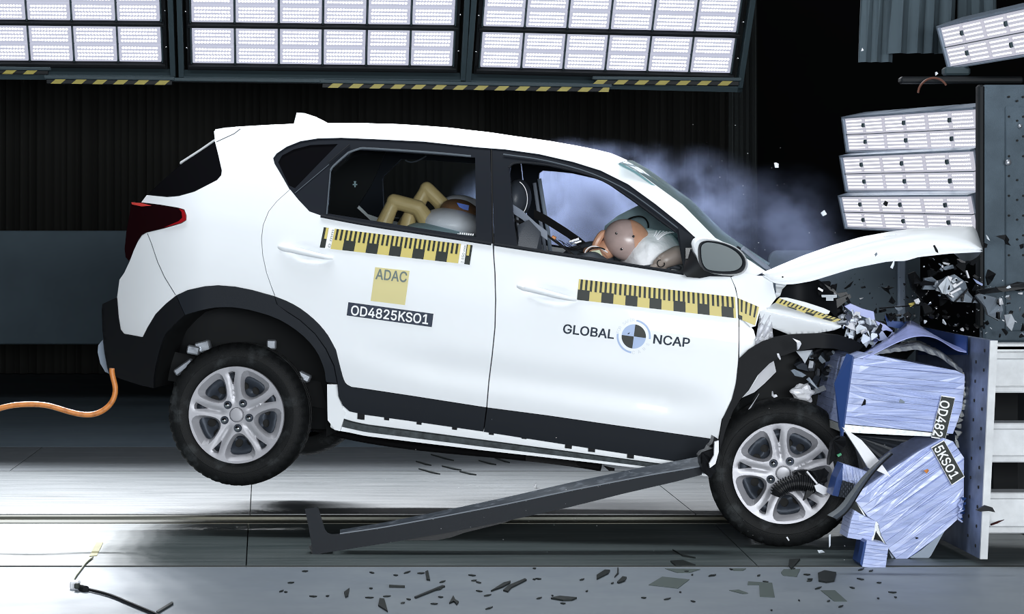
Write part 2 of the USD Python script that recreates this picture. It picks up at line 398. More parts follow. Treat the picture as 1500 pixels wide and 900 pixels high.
obj('hall_curtain', pleats(-700, 708, -900, VB, 24.0, 60, .045, 3), m_curtain, None,
    label='wide dark pleated curtain hanging behind the left part of the hall', category='curtain')
obj('hall_curtain', pleats(709, 1070, -900, VB, 24.05, 20, .06, 4), m_curtain, None,
    label='dark pleated curtain behind the smoke', category='curtain')
obj('hall_curtain', pleats(1068, 1108, -900, VB, 23.9, 5, .05, 6), M('curtain_edge', (.055, .065, .066), .9), None,
    label='narrow greyish pleated curtain whose right edge borders the black gap', category='curtain')
lw = thing('low_wall', label='long low grey wall on posts behind the rear of the white car', category='wall', kind='structure')
def box_uv(u0, u1, v0, v1, D, depth, c=.01):
    a, b = W(u0, v1, D), W(u1, v0, D)
    return cbox((b[0] - a[0], depth, b[2] - a[2]), c, ((a[0] + b[0]) / 2, a[1] + depth / 2, (a[2] + b[2]) / 2))
for k, (u0, u1) in enumerate([(-620, -180), (-179, 258), (259, 690)]):
    obj('wall_board', box_uv(u0, u1, 338, 504.5, 20.67, .08), m_grey_wall, lw, smooth=False)
for u in (-610, -181, 257, 680):
    obj('support_post', box_uv(u - 5, u + 5, 345, 340 + F * H / 20.8, 20.8, .06), m_frame_black, lw, smooth=False)
# grey partition with rounded corners behind the engine
gp = thing('partition_board', label='grey board with rounded corners standing behind the raised hood', category='board')
pp_ = sbox(1127, 367, 1348, 600).buffer(-14).buffer(14)
def poly_uv(poly, D, th, s=30):
    p, t = tri_fill(np.array(poly.exterior.coords)[:-1], [np.array(i.coords)[:-1] for i in poly.interiors], s)
    f = np.array([W(u, v, D) for u, v in p]); return orient(solid(f, t, f + [0, th, 0]), (0, -1, 0))
obj('board', poly_uv(sbox(1127, 367, 1348, 340 + F * H / 15.0).buffer(-14).buffer(14), 15.0, .05), M('board_grey', (.095, .125, .15), .7, spec=.2), gp)
obj('post', box_uv(1316, 1328, 375, 655, 14.9, .04), m_lampbox, gp, smooth=False)

# ---- lamp banks over the track
def on_plane(u, v, p0, nrm):
    d = np.array([(u - PX) / F, 1.0, -(v - PY) / F]); c = np.array([0, CAMY, H]); t = ((p0 - c) @ nrm) / (d @ nrm); return c + d * t
TAU = math.radians(37)
def hexdots(C, ex, ey, nrm, r, th):
    """Small six-sided lenses centred at the points C."""
    V, Fc = [], []; k = 0
    a = np.arange(6) * math.pi / 3
    ring = np.cos(a)[:, None] * ex * r + np.sin(a)[:, None] * ey * r
    for c in C:
        V += [*(c + ring), *(c + ring * .6 + nrm * th)]
        Fc += [[k + 6, k + 6 + j, k + 7 + j] for j in range(1, 5)]
        for j in range(6):
            b = (j + 1) % 6; Fc += [[k + j, k + b, k + 6 + b], [k + j, k + 6 + b, k + 6 + j]]
        k += 12
    return trimesh.Trimesh(np.array(V), np.array(Fc), process=False)
def lamp_bank(BL, BR, label, power, ncol=6, rows=3, DB=16.5):
    """BL, BR: pixels of the lit field's lower corners. Pitch in px at the lower edge gives the real size."""
    p0 = W((BL[0] + BR[0]) / 2, (BL[1] + BR[1]) / 2, DB)
    nrm0 = np.array([0, -math.cos(TAU), -math.sin(TAU)])
    a, b = on_plane(*BL, p0, nrm0), on_plane(*BR, p0, nrm0)
    ex = (b - a); wid = np.linalg.norm(ex); ex /= wid; nrm = nrm0; ey = np.cross(nrm, ex) * -1
    if ey[2] < 0: ey = -ey
    pitch = wid / ncol; px = pitch / ((BR[0] - BL[0]) / ncol)          # metres per pixel
    sub = 24.3 * px / math.cos(TAU) * 1.02; gapr = 6.8 * px / math.cos(TAU)
    t = thing('lamp_bank', label=label, category='lamp bank', group='lamp banks hung over the track')
    Rm = np.stack([ex, ey, nrm], 1)
    def bx(x0, x1, y0, y1, z0, z1, c=.002):
        return cbox((x1 - x0, y1 - y0, z1 - z0), c, a + ex * (x0 + x1) / 2 + ey * (y0 + y1) / 2 + nrm * (z0 + z1) / 2, Rm)
    top = rows * (2 * sub + gapr)
    obj('back_panel', bx(-.03, wid + .03, -.08, top + .05, -.07, -.045), m_frame_black, t, smooth=False)
    for r in range(rows):
        y0 = r * (2 * sub + gapr)
        obj('cross_bar', bx(-.02, wid + .02, y0 - gapr * .85, y0 - .01, -.045, .012), m_frame_black, t, smooth=False)
        for c in range(ncol):
            for s in range(2):
                x, y = c * pitch, y0 + s * sub
                g = obj('led_module', bx(x + .008 * (1 + (s == 9)), x + pitch - .008, y + .003, y + sub - .004, -.04, -.004, .003), m_lplate, t, smooth=False)
                nx, ny = 12, 4; C = []
                for j in range(ny):
                    for i in range(nx):
                        fx = .115 + .77 * (i + (.18 if j % 2 == 1 else -.0)) / (nx - .7)
                        C.append(a + ex * (x + pitch * fx) + ey * (y + sub * (.2 + .6 * j / (ny - 1))) + nrm * -.0035)
                obj('led_dots', hexdots(C, ex, ey, nrm, .0088, .004), m_dot, g, smooth=False, kind='stuff')
        for c in range(ncol + 1):
            obj('divider', bx(c * pitch - .005, c * pitch + .005, y0, y0 + 2 * sub, -.04, .002), m_frame_grey, t, smooth=False)
    # side rails and lower angle frame
    for x0, x1 in ((-.085, -.05), (wid + .05, wid + .085)):
        obj('side_rail', bx(x0, x1, -.125, top + .1, -.06, .03), m_frame_grey, t, smooth=False)
    obj('lower_rail', bx(-.085, wid + .085, -.125, -.085, -.06, .03), m_frame_grey, t, smooth=False)
    for x in (-.03, wid + .03):
        for y in (sub * .9, sub * 2.9):
            obj('bolt', ellipsoid(a + ex * x + ey * y + nrm * .0, (.008, .008, .008), sub=1), m_chrome, t)
    for c in range(ncol):      # added unseen spots above the bank, in place of its own light
        beam_light(str(t.GetPath()) + f'/beam_{c}', np.array([(a + ex * (c + .5) * pitch)[0], 4.7, 4.1]), (-.10, -.62, -.78), SPOT * power)
    for x in (.15, wid - .15):   # hangers up to the ceiling
        q = a + ex * x + ey * top; obj('hanger', tube([q + [0, .05, 0], [q[0], q[1] + .05, 10.3]], .02, 8), m_frame_black, t)
    return a, ex, ey, nrm
lamp_bank((-151, 88.5), (238, 92), 'lamp bank of white lights, leftmost of the three over the car', .8)
lamp_bank((280.5, 93.5), (664, 98), 'lamp bank of white lights in the middle, over the roof of the car', .38)
lamp_bank((702, 99.5), (1071, 108.5), 'lamp bank of white lights ending at the black gap, above the windshield', .34)
# striped beams under the banks
def stripe_beam(u0, v0, u1, v1, hpx, label, D, first=0.0, pitch=30.5, bar=5.0):
    t = thing('striped_beam', label=label, category='beam')
    A, B = W(u0, v0, D), W(u1, v1, D); ex = B - A; Ln = np.linalg.norm(ex); ex /= Ln; ez = np.array([-ex[2], 0, ex[0]]); px = D / F; R = np.stack([ex, [0, 1, 0], ez], 1)
    hz, hb = hpx * px, bar * px
    obj('grey_bar', cbox((Ln + .03, .06, hb), .004, A + ex * Ln / 2 + ez * (hb / 2 + .001) + [0, .03, 0], R), m_frame_grey, t, smooth=False)
    obj('black_bar', cbox((Ln, .05, hz), .003, A + ex * Ln / 2 - ez * hz / 2 + [0, .03, 0], R), m_frame_black, t, smooth=False)
    x = first * px
    while x < Ln - .04:
        w, s = 15 * px, 8 * px * hpx / 7
        q = np.array([A + ex * x - ez * hz, A + ex * min(Ln, x + w) - ez * hz, A + ex * min(Ln, x + w + s) , A + ex * min(Ln, x + s)]) + [0, .0035, 0]
        obj('yellow_stripe', slab(q, (0, -.003, 0)), m_hazard_y, t, smooth=False)
        x += pitch * px
stripe_beam(-60, 102, 70, 103.5, 5.5, 'striped beam with black and yellow bands at the far left edge', 16.3, 2)
stripe_beam(68, 116, 252, 118, 6.5, 'striped beam hanging below the leftmost lamp bank', 16.1, 6)
stripe_beam(252, 119, 472, 121.5, 1.0, 'plain grey beam between the two striped beams, above the rear of the car', 16.12, 9999)
stripe_beam(472, 122, 893, 128.5, 6.5, 'long striped beam below the middle lamp bank', 16.1, 8)
stripe_beam(872, 117, 1083, 119, 6.5, 'striped beam below the lamp bank that ends at the black gap', 16.3, -4)

# ---- side lamps at the right
def quad_lamp(TL, TR, BR, BL, DL, DR, label, ncol=6, vis=1.0):
    """Lamp box from its corner pixels; left edge at depth DL, right edge at DR."""
    P = {k: W(*q, D) for k, q, D in (('tl', TL, DL - .06), ('tr', TR, DR - .06), ('br', BR, DR), ('bl', BL, DL))}
    a = P['bl']; ex = P['br'] - a; Lx = np.linalg.norm(ex); ex /= Lx; ey = P['tl'] - a; ey -= ex * (ey @ ex); Ly = np.linalg.norm(ey); ey /= Ly; nrm = np.cross(ex, ey)
    if nrm[1] > 0: nrm = -nrm
    sh = ((P['tl'] - a) @ ex)          # the end is raked
    t = thing('side_lamp', label=label, category='lamp', group='lamps beside the barrier')
    pt = lambda x, y, z=0.0: a + ex * (x * Lx + sh * y) + ey * (y * Ly) + nrm * z
    obj('housing', hexa([pt(x, y, z) for x in (-.012, 1.006) for y in (-.05, 1.07) for z in (-.14, -.012)]), m_lampbox, t, smooth=False)
    obj('rim', cat([hexa([pt(x, y, z) for x in xs for y in ys for z in (-.02, .012)]) for xs, ys in (((-.012, .0), (-.05, 1.07)), ((-.012, 1.006), (-.05, -.015)), ((-.012, 1.006), (1.02, 1.07)))]), m_lampbox, t, smooth=False)
    for c in range(ncol):
        for r in range(2):
            x0, x1, y0, y1 = c / ncol + .004, (c + 1) / ncol - .005, r * .5 + .012, r * .5 + .49
            g = obj('led_module', hexa([pt(x, y, z) for x in (x0, x1) for y in (y0, y1) for z in (-.03, 0)]), m_rplate, t, smooth=False)
            C = [pt(x0 + (x1 - x0) * (.1 + .8 * i / 11), y0 + (y1 - y0) * (.17 + .66 * j / 3), .0005) for j in range(4) for i in range(12)]
            obj('led_dots', hexdots(C, ex, ey, nrm, .0050, .003), m_rdot, g, smooth=False, kind='stuff')
    obj('bar', hexa([pt(x, y, z) for x in (0, 1) for y in (.492, .51) for z in (-.02, .004)]), m_frame_grey, t, smooth=False)
    for x in (1 / ncol, .5, 5 / ncol):
        for y in (.27, .77): obj('clip', hexa([pt(x + dx, y + dy, z) for dx in (-.006, .006) for dy in (-.06, .06) for z in (0, .012)]), m_frame_grey, t, smooth=False)
    obj('yoke', hexa([pt(x, y, z) for x in (.93, 1.02) for y in (.3, .7) for z in (-.3, -.13)]), m_frame_black, t, smooth=False)
quad_lamp((1237, 174), (1436, 158.5), (1434, 217), (1243, 221), 15.0, 12.5, 'side lamp of white lights, topmost of the stack of three')
quad_lamp((1234, 231), (1434, 223), (1432, 280), (1242, 279), 15.0, 12.5, 'side lamp of white lights, middle one of the stack of three')
quad_lamp((1232, 289), (1433, 285), (1430, 341), (1241, 333), 15.0, 12.5, 'side lamp of white lights, lowest of the stack, half behind the raised hood')
quad_lamp((1377, 41), (1585, -1), (1600, 63), (1392, 98), 13.6, 11.4, 'side lamp of white lights tilted upward in the top right corner')
ls = thing('lamp_stand', label='black post carrying the stack of side lamps beside the grey block', category='stand')
obj('post', box_uv(1433, 1443, 124, 480, 11.9, .06), m_frame_black, ls, smooth=False)
obj('arm', box_uv(1320, 1500, 112, 122, 13.2, .08), m_frame_black, ls, smooth=False)
obj('cable', tube(spline([W(1345, 136, 13.1), W(1352, 121, 13.1), W(1363, 115, 13.1), W(1386, 125, 13.1)], 20), .006, 8), M('cable_rust', (.10, .03, .015), .5), ls)
obj('socket', box_uv(1384, 1422, 98, 110, 13.3, .08), m_frame_grey, ls, smooth=False)

# ---- grey drapes at the top right
obj('grey_drape', pleats(1263, 1312, -60, 91, 14.4, 3, .035, 11, lean=-6), m_curtain_grey, None, label='pleated grey drape, the lowest hanging of the three at the upper right', category='drape', group='grey drapes')
obj('grey_drape', pleats(1309, 1402, -60, 78, 14.2, 4, .05, 12, lean=-7), m_curtain_grey, None, label='wide pleated grey drape hanging just left of the tilted side lamp', category='drape', group='grey drapes')
obj('grey_drape', pleats(1404, 1459, -60, 40, 14.3, 3, .03, 13), m_curtain_grey, None, label='narrow grey drape hanging behind the tilted side lamp', category='drape', group='grey drapes')

# ---- barrier: grey block, white beams, mounting plate
gb = thing('machine_block', label='tall grey block with rows of small holes at the right edge', category='block')
P1, P2 = W(1441, 497, 12.0), W(1443, 124, 12.0)
obj('body', cbox((1.2, .09, P2[2] - .84), .012, (P1[0] + .6, P1[1] + .045, (P2[2] + .84) / 2)), m_grey_block, gb, smooth=False)
obj('cover_plate', cbox((1.1, .02, (P2[2] - 1.0)), .006, (P1[0] + .10 + .55, P1[1] - .011, (P2[2] + .85) / 2 - .03)), m_grey_block, gb, smooth=False)
obj('base', cbox((1.3, .5, .83), .01, (P1[0] + .70, P1[1] + .3, .415)), m_frame_black, gb, smooth=False)
for i, u in enumerate((1478, 1490, 1499)):
    for v in range(142, 400, 29):
        if (i + v) % 5: 
            q = W(u, v + 6 * (i % 2), 11.975); obj('hole', tube([q + [0, -.004, 0], q + [0, .01, 0]], .0055, 8), m_hole, gb)
for q, r in ((W(1477, 238, 11.96), .016), (W(1494, 185, 11.97), .012)):
    obj('bolt_head', ellipsoid(q, (r, .012, r), sub=2), m_steel, gb)
fr = thing('barrier_frame', label='white frame of horizontal steel beams behind the mounting plate', category='frame')
def ibeam(v0, v1, D, u0=1446, hw=.15):
    a, b = W(u0, v1, D), W(u0, v0, D); x0, x1 = a[0], a[0] + 2.4; z0, z1 = a[2], b[2]; y = a[1]; tf = .028
    m = [cbox((x1 - x0, hw, tf), .005, ((x0 + x1) / 2, y + hw / 2, z)) for z in (z0 + tf / 2, z1 - tf / 2)]
    m.append(cbox((x1 - x0, .03, z1 - z0 - tf), .003, ((x0 + x1) / 2, y + .045, (z0 + z1) / 2)))
    return cat(m)
for v0, v1 in ((517, 576), (620, 678), (722, 782)):
    obj('beam', ibeam(v0, v1, 10.5), m_white_paint, fr, smooth=False)
obj('beam', ibeam(504, 516, 10.55, 1452), m_white_paint, fr, smooth=False)
for dx in (1.1, 2.3):
    a = W(1446, 800, 10.62); obj('upright', cbox((.12, .3, 1.0), .006, (a[0] + dx, a[1] + .3, .5)), m_frame_black, fr, smooth=False)
obj('upright', cbox((.05, .5, .8), .006, (W(1460, 700, 10.9)[0] + .25, W(0, 0, 10.75)[1] + .4, .41)), m_frame_black, fr, smooth=False)
pl = thing('mounting_plate', label='blue-grey upright plate with bolt holes behind the honeycomb block', category='plate')
A, Bt = W(1445, 819, 10.25), W(1460, 499, 10.25); wy = 1.3
lean = (Bt - A)[0]
def platept(x, y, z):     # x thickness, y depth, z 0..1
    return A + np.array([lean * z + x, y, (Bt[2] - A[2]) * z + .0])
obj('plate', hexa([platept(x, y, z) for x in (-.028, .0) for y in (0, wy) for z in (0, 1)]), m_plate, pl, smooth=False)
obj('edge_bar', hexa([platept(x, y, z) for x in (-.029, .001) for y in (-.014, -.001) for z in (0, 1)]), m_white_paint, pl, smooth=False)
for i in range(11):
    for y in (.07, .2):
        z = .05 + .9 * i / 10 + (.03 if y > .1 else 0)
        if z < .98:
            q = platept(-.029, y, z); obj('bolt_hole', tube([q - [.002, 0, 0], q + [.004, 0, 0]], .007, 8), m_hole, pl)

# ================================================================== CAR
car = thing('car', loc=CQ, rotz=-math.degrees(PSI), label='white crashed car with its nose crushed into the blue barrier, rear wheels off the floor', category='car')
DENTS += [(452, 374, 26, 9, .16, .022), (806, 434, 30, 9, .16, .022)]
# traced outlines (pixels)
seam_r = [(402, 434), (397, 420), (390, 400), (384.5, 375), (382.5, 350), (385, 330), (393, 310), (405, 295), (424, 278)]      # rear door's rear edge, upward
seam_m = [(713, 597), (716, 560), (721, 520), (725, 480), (726, 440), (725, 400), (723, 372), (722, 357)]                     # between the doors, upward
trim_top = [(424, 278), (415, 262), (402, 240), (400, 232), (405, 225), (420, 215), (440, 207), (465, 203), (500, 202), (560, 204.5), (620, 207.5), (700, 216), (740, 219), (790, 226), (840, 237.5), (880, 250), (920, 270), (960, 299), (1000, 331), (1016, 346)]
roof_sil = [(313.5, 193), (316, 189.5), (330, 187), (375, 185), (437, 182), (500, 182), (560, 183.5), (600, 186), (640, 189), (664, 192), (700, 196), (740, 202), (790, 209), (830, 216), (860, 222), (885, 228), (905, 237), (930, 249), (956, 268), (1000, 300), (1048, 349)]
rear_side = [(320, 228), (325, 250), (324, 257), (318, 264), (285, 281), (262, 287.5), (245, 289), (215, 286)]
side = [(315, 208), *rear_side, (207, 296.5), (235, 300), (262, 304.5), (270, 307), (273.5, 316), (273, 323), (266, 327.5), (240, 335), (215, 341), (208, 345), (202, 354), (196, 367), (190, 383), (182, 400), (175, 410), (171, 440), (173, 465), (176, 482), (182, 489), (209, 494), (216, 480), (228, 460), (243, 445), (258, 433), (275, 425), (300, 419.5), (320, 418), (345, 420), (370, 425), *seam_r, *trim_top[1:], (1030, 356), (1062, 356), *roof_sil[::-1], ]
body_side = panel(side, thick=.016)
obj('body_side', body_side, m_white, car)
obj('body_side', mirror(body_side), m_white, car)
rear_door = [*smooth_line([(402, 434), (425, 443), (445, 455), (465, 472), (480, 490), (492, 512), (499, 540), (503, 555), (507, 563), (515, 567)]), (530, 569), (600, 579.5), *[(x - .9, y) for x, y in seam_m], (690, 352), (640, 344.5), (600, 338), (560, 332), (520, 325.5), (490, 321), (473, 317), (453, 310), (437, 293), *[(x + .9, y) for x, y in seam_r[::-1]][0:]]
rear_door = rear_door[:-1] + [(403, 433)]
front_door = [(714.5, 597.3), (800, 608.5), (900, 623), (1000, 637), (1052, 644.5), (1057, 615), (1072, 590), (1078, 560), (1081, 530), (1082, 500), (1082, 470), (1081, 440), (1076, 420), (1070, 406), (1020, 404.5), (1000, 401), (940, 392), (850, 378), (760, 364.5), (724, 357.5), *[(x + .9, y) for x, y in seam_m[::-1][1:]]]
RD, FD = panel(rear_door, thick=.03, s=8), panel(front_door, thick=.03, s=8)
rd, fd = obj('rear_door', RD, m_white, car), obj('front_door', FD, m_white, car)
obj('rear_door', mirror(RD), m_white, car); obj('front_door', mirror(FD), m_white, car)
# dark gap behind the seams
def seam(pts, w=2.2, name='panel_gap', depth=.012):
    c = densify(pts, 6, closed=False); t = np.gradient(c, axis=0); t /= np.linalg.norm(t, axis=1, keepdims=True); nn = np.c_[-t[:, 1], t[:, 0]]
    P = [CP(*(c + nn * k * w).T, DF(c[:, 0], c[:, 1]) + depth) for k in (-1, 1)]
    return orient(thicken(loft(P), np.array([0, .004, 0])), (0, -1, 0))
for s_ in (seam_m, seam_r): obj('panel_gap', seam(s_), m_seam, car)
# hair seams: spoiler, tailgate
def hair(pts, w=.55, d=-.0006):
    c = densify(pts, 5, closed=False); t = np.gradient(c, axis=0); t /= np.linalg.norm(t, axis=1, keepdims=True); nn = np.c_[-t[:, 1], t[:, 0]]
    P = [CP(*(c + nn * k * w).T, DF(c[:, 0], c[:, 1]) + d) for k in (-1, 1)]
    return orient(thicken(loft(P), np.array([0, .002, 0])), (0, -1, 0))
for s_ in ([(317, 208), (330, 202), (343, 196), (352, 189)], [(216, 342), (222, 357), (231, 384), (241, 406), (252, 424), (257, 432)]): obj('hair_seam', hair(s_), m_seam, car)

# cladding of doors
rd_clad = [*rear_door[:25]]
rd_clad = [(402.5, 434.5), (425, 444), (445, 456), (465, 473), (480, 491), (492, 513), (498.5, 540), (502.5, 556), (507, 564), (515, 568), (530, 570), (600, 580.5), (712, 598), (707.5, 632.5), (600, 617), (535, 608), (512, 603), (502, 594), (496, 580), (494.5, 560), (490, 536), (478, 511), (462, 489), (440, 469), (420, 456), (407, 447)]
fd_clad = [(714, 598), (800, 609.5), (900, 624), (1000, 638), (1052, 645.5), (1048, 671), (997, 677.5), (850, 655), (709, 633)]
RC, FC = panel(rd_clad, inset=-.006, thick=.03, s=9), panel(fd_clad, inset=-.006, thick=.03, s=9)
obj('door_cladding', RC, m_cladding, car); obj('door_cladding', FC, m_cladding, car)
obj('door_cladding', mirror(RC), m_cladding, car); obj('door_cladding', mirror(FC), m_cladding, car)
# rear wheel-arch flare and bumper
arch_in = smooth_line([(477, 556), (476, 545), (473, 535), (465, 516), (450, 497), (428, 479), (403, 465), (370, 455), (345, 450.5), (327, 450), (312, 451), (297, 454), (284, 457.5), (271, 461.5)])
flare = [(258.5, 433), (275, 425.5), (300, 420), (320, 418.5), (345, 420.5), (370, 425.5), (401.5, 435), (405, 446), (419, 457), (439, 470), (461, 490), (476.5, 512), (488.5, 537), (493.5, 562), (478, 560), *arch_in]
bumper = [(150, 445.5), (171, 436), (171.5, 440), (173.5, 465), (176.5, 483), (182, 490), (209, 495), (216, 481), (228, 461), (243, 446), (258, 433.6), (270.5, 461.7), (257, 473.5), (243, 488.5), (237.5, 500), (232.5, 517), (227.5, 538), (225, 554), (225, 569), (205, 564.5), (180, 556.5), (160, 549), (154, 520), (150, 485), (149, 455)]
def flare_in(u, v): return -.022 + 0 * u
FLm, BPm = panel(flare, inset=-.018, thick=.03, s=7), panel(bumper, inset=-.010, thick=.03, s=7)
obj('arch_flare', FLm, m_cladding, car); obj('arch_flare', mirror(FLm), m_cladding, car)
obj('rear_bumper', BPm, m_black_plastic, car); obj('rear_bumper', mirror(BPm), m_black_plastic, car)
obj('bumper_trim', panel([(150.5, 498), (152.5, 515), (157, 540), (160, 548), (154, 545), (147, 533), (143, 516), (144, 506)], df=lambda u, v: .43 + 0 * u, thick=.02, s=5), m_lampbox, car)
# wheel house: liner swept inward from the arch, with dark inner wall
def liner(arch, depth, mat, d0=.03):
    c = densify(arch, 8, closed=False); d = DF(c[:, 0], c[:, 1]) + d0
    rows = [CP(c[:, 0], c[:, 1], d)]
    q = rows[0] + np.array([0, depth, 0])
    m = thicken(loft([rows[0], q]), np.array([0, 0, .012]))
    inner = q; cpt = np.array([inner[:, 0].mean(), inner[0, 1], inner[:, 2].min() - .02])
    P = np.vstack([inner, [inner[-1] * [1, 1, 0] + [0, 0, inner[:, 2].min()]], [inner[0] * [1, 1, 0] + [0, 0, inner[:, 2].min()]]])
    w = slab(P, (0, .015, 0))
    return cat(m, w)
rear_arch_full = [(478, 640), (478, 575), *arch_in, (257, 473.5), (243, 488.5), (237.5, 500), (232.5, 517), (227.5, 538), (225, 554), (224, 569)]
LN = liner(rear_arch_full, .42, m_interior)
obj('wheel_housing', LN, m_interior, car); obj('wheel_housing', mirror(LN), m_interior, car)
# brackets that show above the rear tyre
def blob3(c, r, seed, R=None, sub=2, k=.35):
    m = trimesh.creation.icosphere(sub); v = m.vertices; nz = meshkit.noise(v * 1.7 + seed * 7.3, seed); m.vertices = v * (1 - k + 2 * k * nz)[:, None] * np.asarray(r); 
    if R is not None: m.apply_transform(np.block([[R, np.zeros((3, 1))], [0, 0, 0, 1]]))
    m.apply_translation(c); return m
for (u, v, d, sx, sy, sz, rr) in ((284, 513, .24, .03, .02, .02, 10), (298, 508, .26, .035, .02, .025, -15), (270, 538, .2, .05, .02, .016, -35), (398, 505, .22, .022, .01, .022, 0), (446, 552, .2, .03, .02, .018, 25)):
    obj('bracket', cbox((sx * 2, sy * 2, sz * 2), .006, CP(u, v, d), rot((0, 1, 0), rr)), m_steel, car, smooth=False)

# sill below the doors, seen bare
sill_prof = [(.004, 0.0), (.0, .25), (.003, .50), (.03, .56), (.034, .80), (.020, .84), (.020, 1.0), (.06, 1.0)]
st = np.array([(481, 563), (500, 594), (514, 603), (535, 608), (600, 617), (707, 632.5), (850, 655), (997, 677.5), (1044, 684)])
sb = np.array([(488, 629), (500, 632), (512, 634), (535, 639), (600, 647), (707, 660), (850, 676), (960, 689), (1040, 699)])
stt, sbb = densify(st, 14, False), None
tt = np.linspace(0, 1, 60)
def along(p, t):
    p = np.asarray(p, float); L = np.r_[0, np.cumsum(np.linalg.norm(np.diff(p, axis=0), axis=1))]; L /= L[-1]
    return np.c_[np.interp(t, L, p[:, 0]), np.interp(t, L, p[:, 1])]
# match by x
ux = np.r_[np.linspace(484, 530, 14), np.linspace(540, 1040, 46)]
top_v = np.interp(ux, [480, 494, 500, 503, 514, 535, 600, 707, 850, 997, 1044], [563, 580, 594, 598, 603, 608, 617, 632.5, 655, 677.5, 684]) - 4
bot_v = np.interp(ux, [484, 490, 500, 512, 535, 600, 707, 850, 960, 1044], [626, 630, 632, 634, 639, 647, 660, 676, 689, 699])
rows = []
for dd, s in sill_prof:
    v = top_v + (bot_v - top_v) * s
    rows.append(CP(ux, v, .055 + dd))
SL = orient(thicken(loft(rows), np.array([0, .03, .004])), (0, -1, 0))
sill = obj('sill', SL, m_white, car); obj('sill', mirror(SL), m_white, car)
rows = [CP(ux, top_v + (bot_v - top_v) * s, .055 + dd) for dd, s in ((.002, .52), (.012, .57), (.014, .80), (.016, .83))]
obj('groove_shade', orient(thicken(loft(rows), np.array([0, .01, 0])), (0, -1, 0)), M('groove_shade', (.05, .06, .065), .6, spec=.2, var=.4, scale=30), sill)  # dark strip painted in for the shadow of the sill's groove
obj('sill_corner', panel([(479, 563.5), (494, 563.5), (496, 582), (502, 597), (506, 606), (498, 632), (490, 630), (484, 621), (480, 616)], df=lambda u, v: .05 + 0 * u, thick=.05, s=6), m_white, car)
for (u, v) in ((529, 609), (566.5, 613), (614, 619.5), (666, 627), (720, 634.5), (768, 640.5), (833, 651.5), (867, 656.5), (924, 666)):
    w, hh = (5, 6) if u in (529, 833, 867, 924) else (3.5, 3)
    P = [CP(u + a * w, v + b * hh + .12 * a * w, .047) for a, b in ((-1, -1), (1, -1), (.9, 1), (-1.1, 1))]
    obj('clip', slab(np.array(P), (0, .01, 0)), m_black_plastic, sill, smooth=False)

# glazing surround with openings
belt_low = [(1000, 401), (940, 392), (850, 378), (760, 364.5), (724, 357.5)]
belt_low_r = [(721, 357), (690, 352), (640, 344.5), (600, 338), (560, 332), (520, 325.5), (490, 321), (473, 317), (453, 310), (437, 293)]
qglass = [(407.5, 238), (413, 228), (430, 219), (455, 212.5), (495, 211), (432, 276), (423, 272)]
rwin = [(479, 313), (483.5, 252), (487, 246), (519, 219.5), (560, 221.5), (696, 231), (697.5, 347.5)]
fwin = [(757, 360.5), (751, 310), (746.5, 252), (748, 243), (754, 239), (770, 240), (803, 243.5), (853, 255), (887, 267.5), (928, 296), (970, 327.5), (992, 343), (997, 372), (1002, 398.5), (940, 389), (850, 374.5)]
fr_r = [*trim_top[:11], (700, 216), (718, 217.5), (721, 357), *belt_low_r[1:]]
fr_f = [(719.5, 217.7), *trim_top[12:], (1012, 362), (1004, 380), (1008, 401), (1000, 401), *belt_low[1:]]
S1 = panel(fr_r, [qglass, rwin], inset=.006, thick=.035, s=8); S2 = panel(fr_f, [fwin], inset=.006, thick=.035, s=8)
obj('window_surround', S1, m_pillar, car); obj('window_surround', S2, m_pillar, car)
obj('window_surround', mirror(S1), m_pillar, car); obj('window_surround', mirror(S2), m_pillar, car)
m_qg = m_dark_glass
QG = panel(qglass, inset=.012, thick=.005, s=10); obj('quarter_glass', QG, m_dark_glass, car); obj('quarter_glass', mirror(QG), m_dark_glass, car)
m_pane = GLASS('door_pane', (.90, .92, .92))
RG = panel(rwin, inset=.03, thick=.004, s=12); obj('door_glass', RG, m_pane, car, smooth=30); obj('door_glass', mirror(RG), m_pane, car)
# bright seal along the rear window, satin seals along the front one
def bead(pts, r, d, mat, name='window_seal', parent=car, n=60, f=1.0):
    c = along(smooth_line(pts, 1), np.linspace(0, 1, n)); P = CP(c[:, 0], c[:, 1], DF(c[:, 0], c[:, 1]) + d)
    return obj(name, tube(P, r, 6), mat, parent)
m_seal = M('seal_grey', (.10, .12, .14), .25)
bead([(484, 250), (487, 244), (518.5, 216.5), (560, 218.5), (640, 224), (690, 229)], .0045, -.002, m_seal)
bead([(481.5, 238), (512, 212)], .004, -.002, m_satin_black)
bead([(746, 246), (750, 239), (770, 238), (803, 241.5), (853, 253), (888, 265.5), (929, 294), (971, 325.5), (990, 340)], .005, -.001, m_satin_black)
bead([(737, 226), (790, 233), (840, 245), (878, 258), (918, 278), (957, 306), (1000, 340)], .003, -.002, m_seal)
bead([(484, 250), (481, 285), (478.5, 314)], .003, .0, m_seal)
bead([(470, 316.5), (540, 330), (630, 343.5), (720, 357.5)], .008, -.003, m_satin_black)
bead([(724, 358), (850, 377.5), (940, 391), (1002, 401)], .008, -.003, m_satin_black)
bead([(719.8, 219), (721, 300), (722.5, 357)], .003, .004, m_hole)
bead([(432, 283), (482, 241)], .0016, .004, m_seal)
# mirror triangle (sail)
obj('sail_trim', panel([(993, 333), (1016, 347), (1013, 362), (1005, 380), (1001, 399), (999, 375), (996, 350)], inset=-.012, thick=.02, s=6), m_cladding, car)

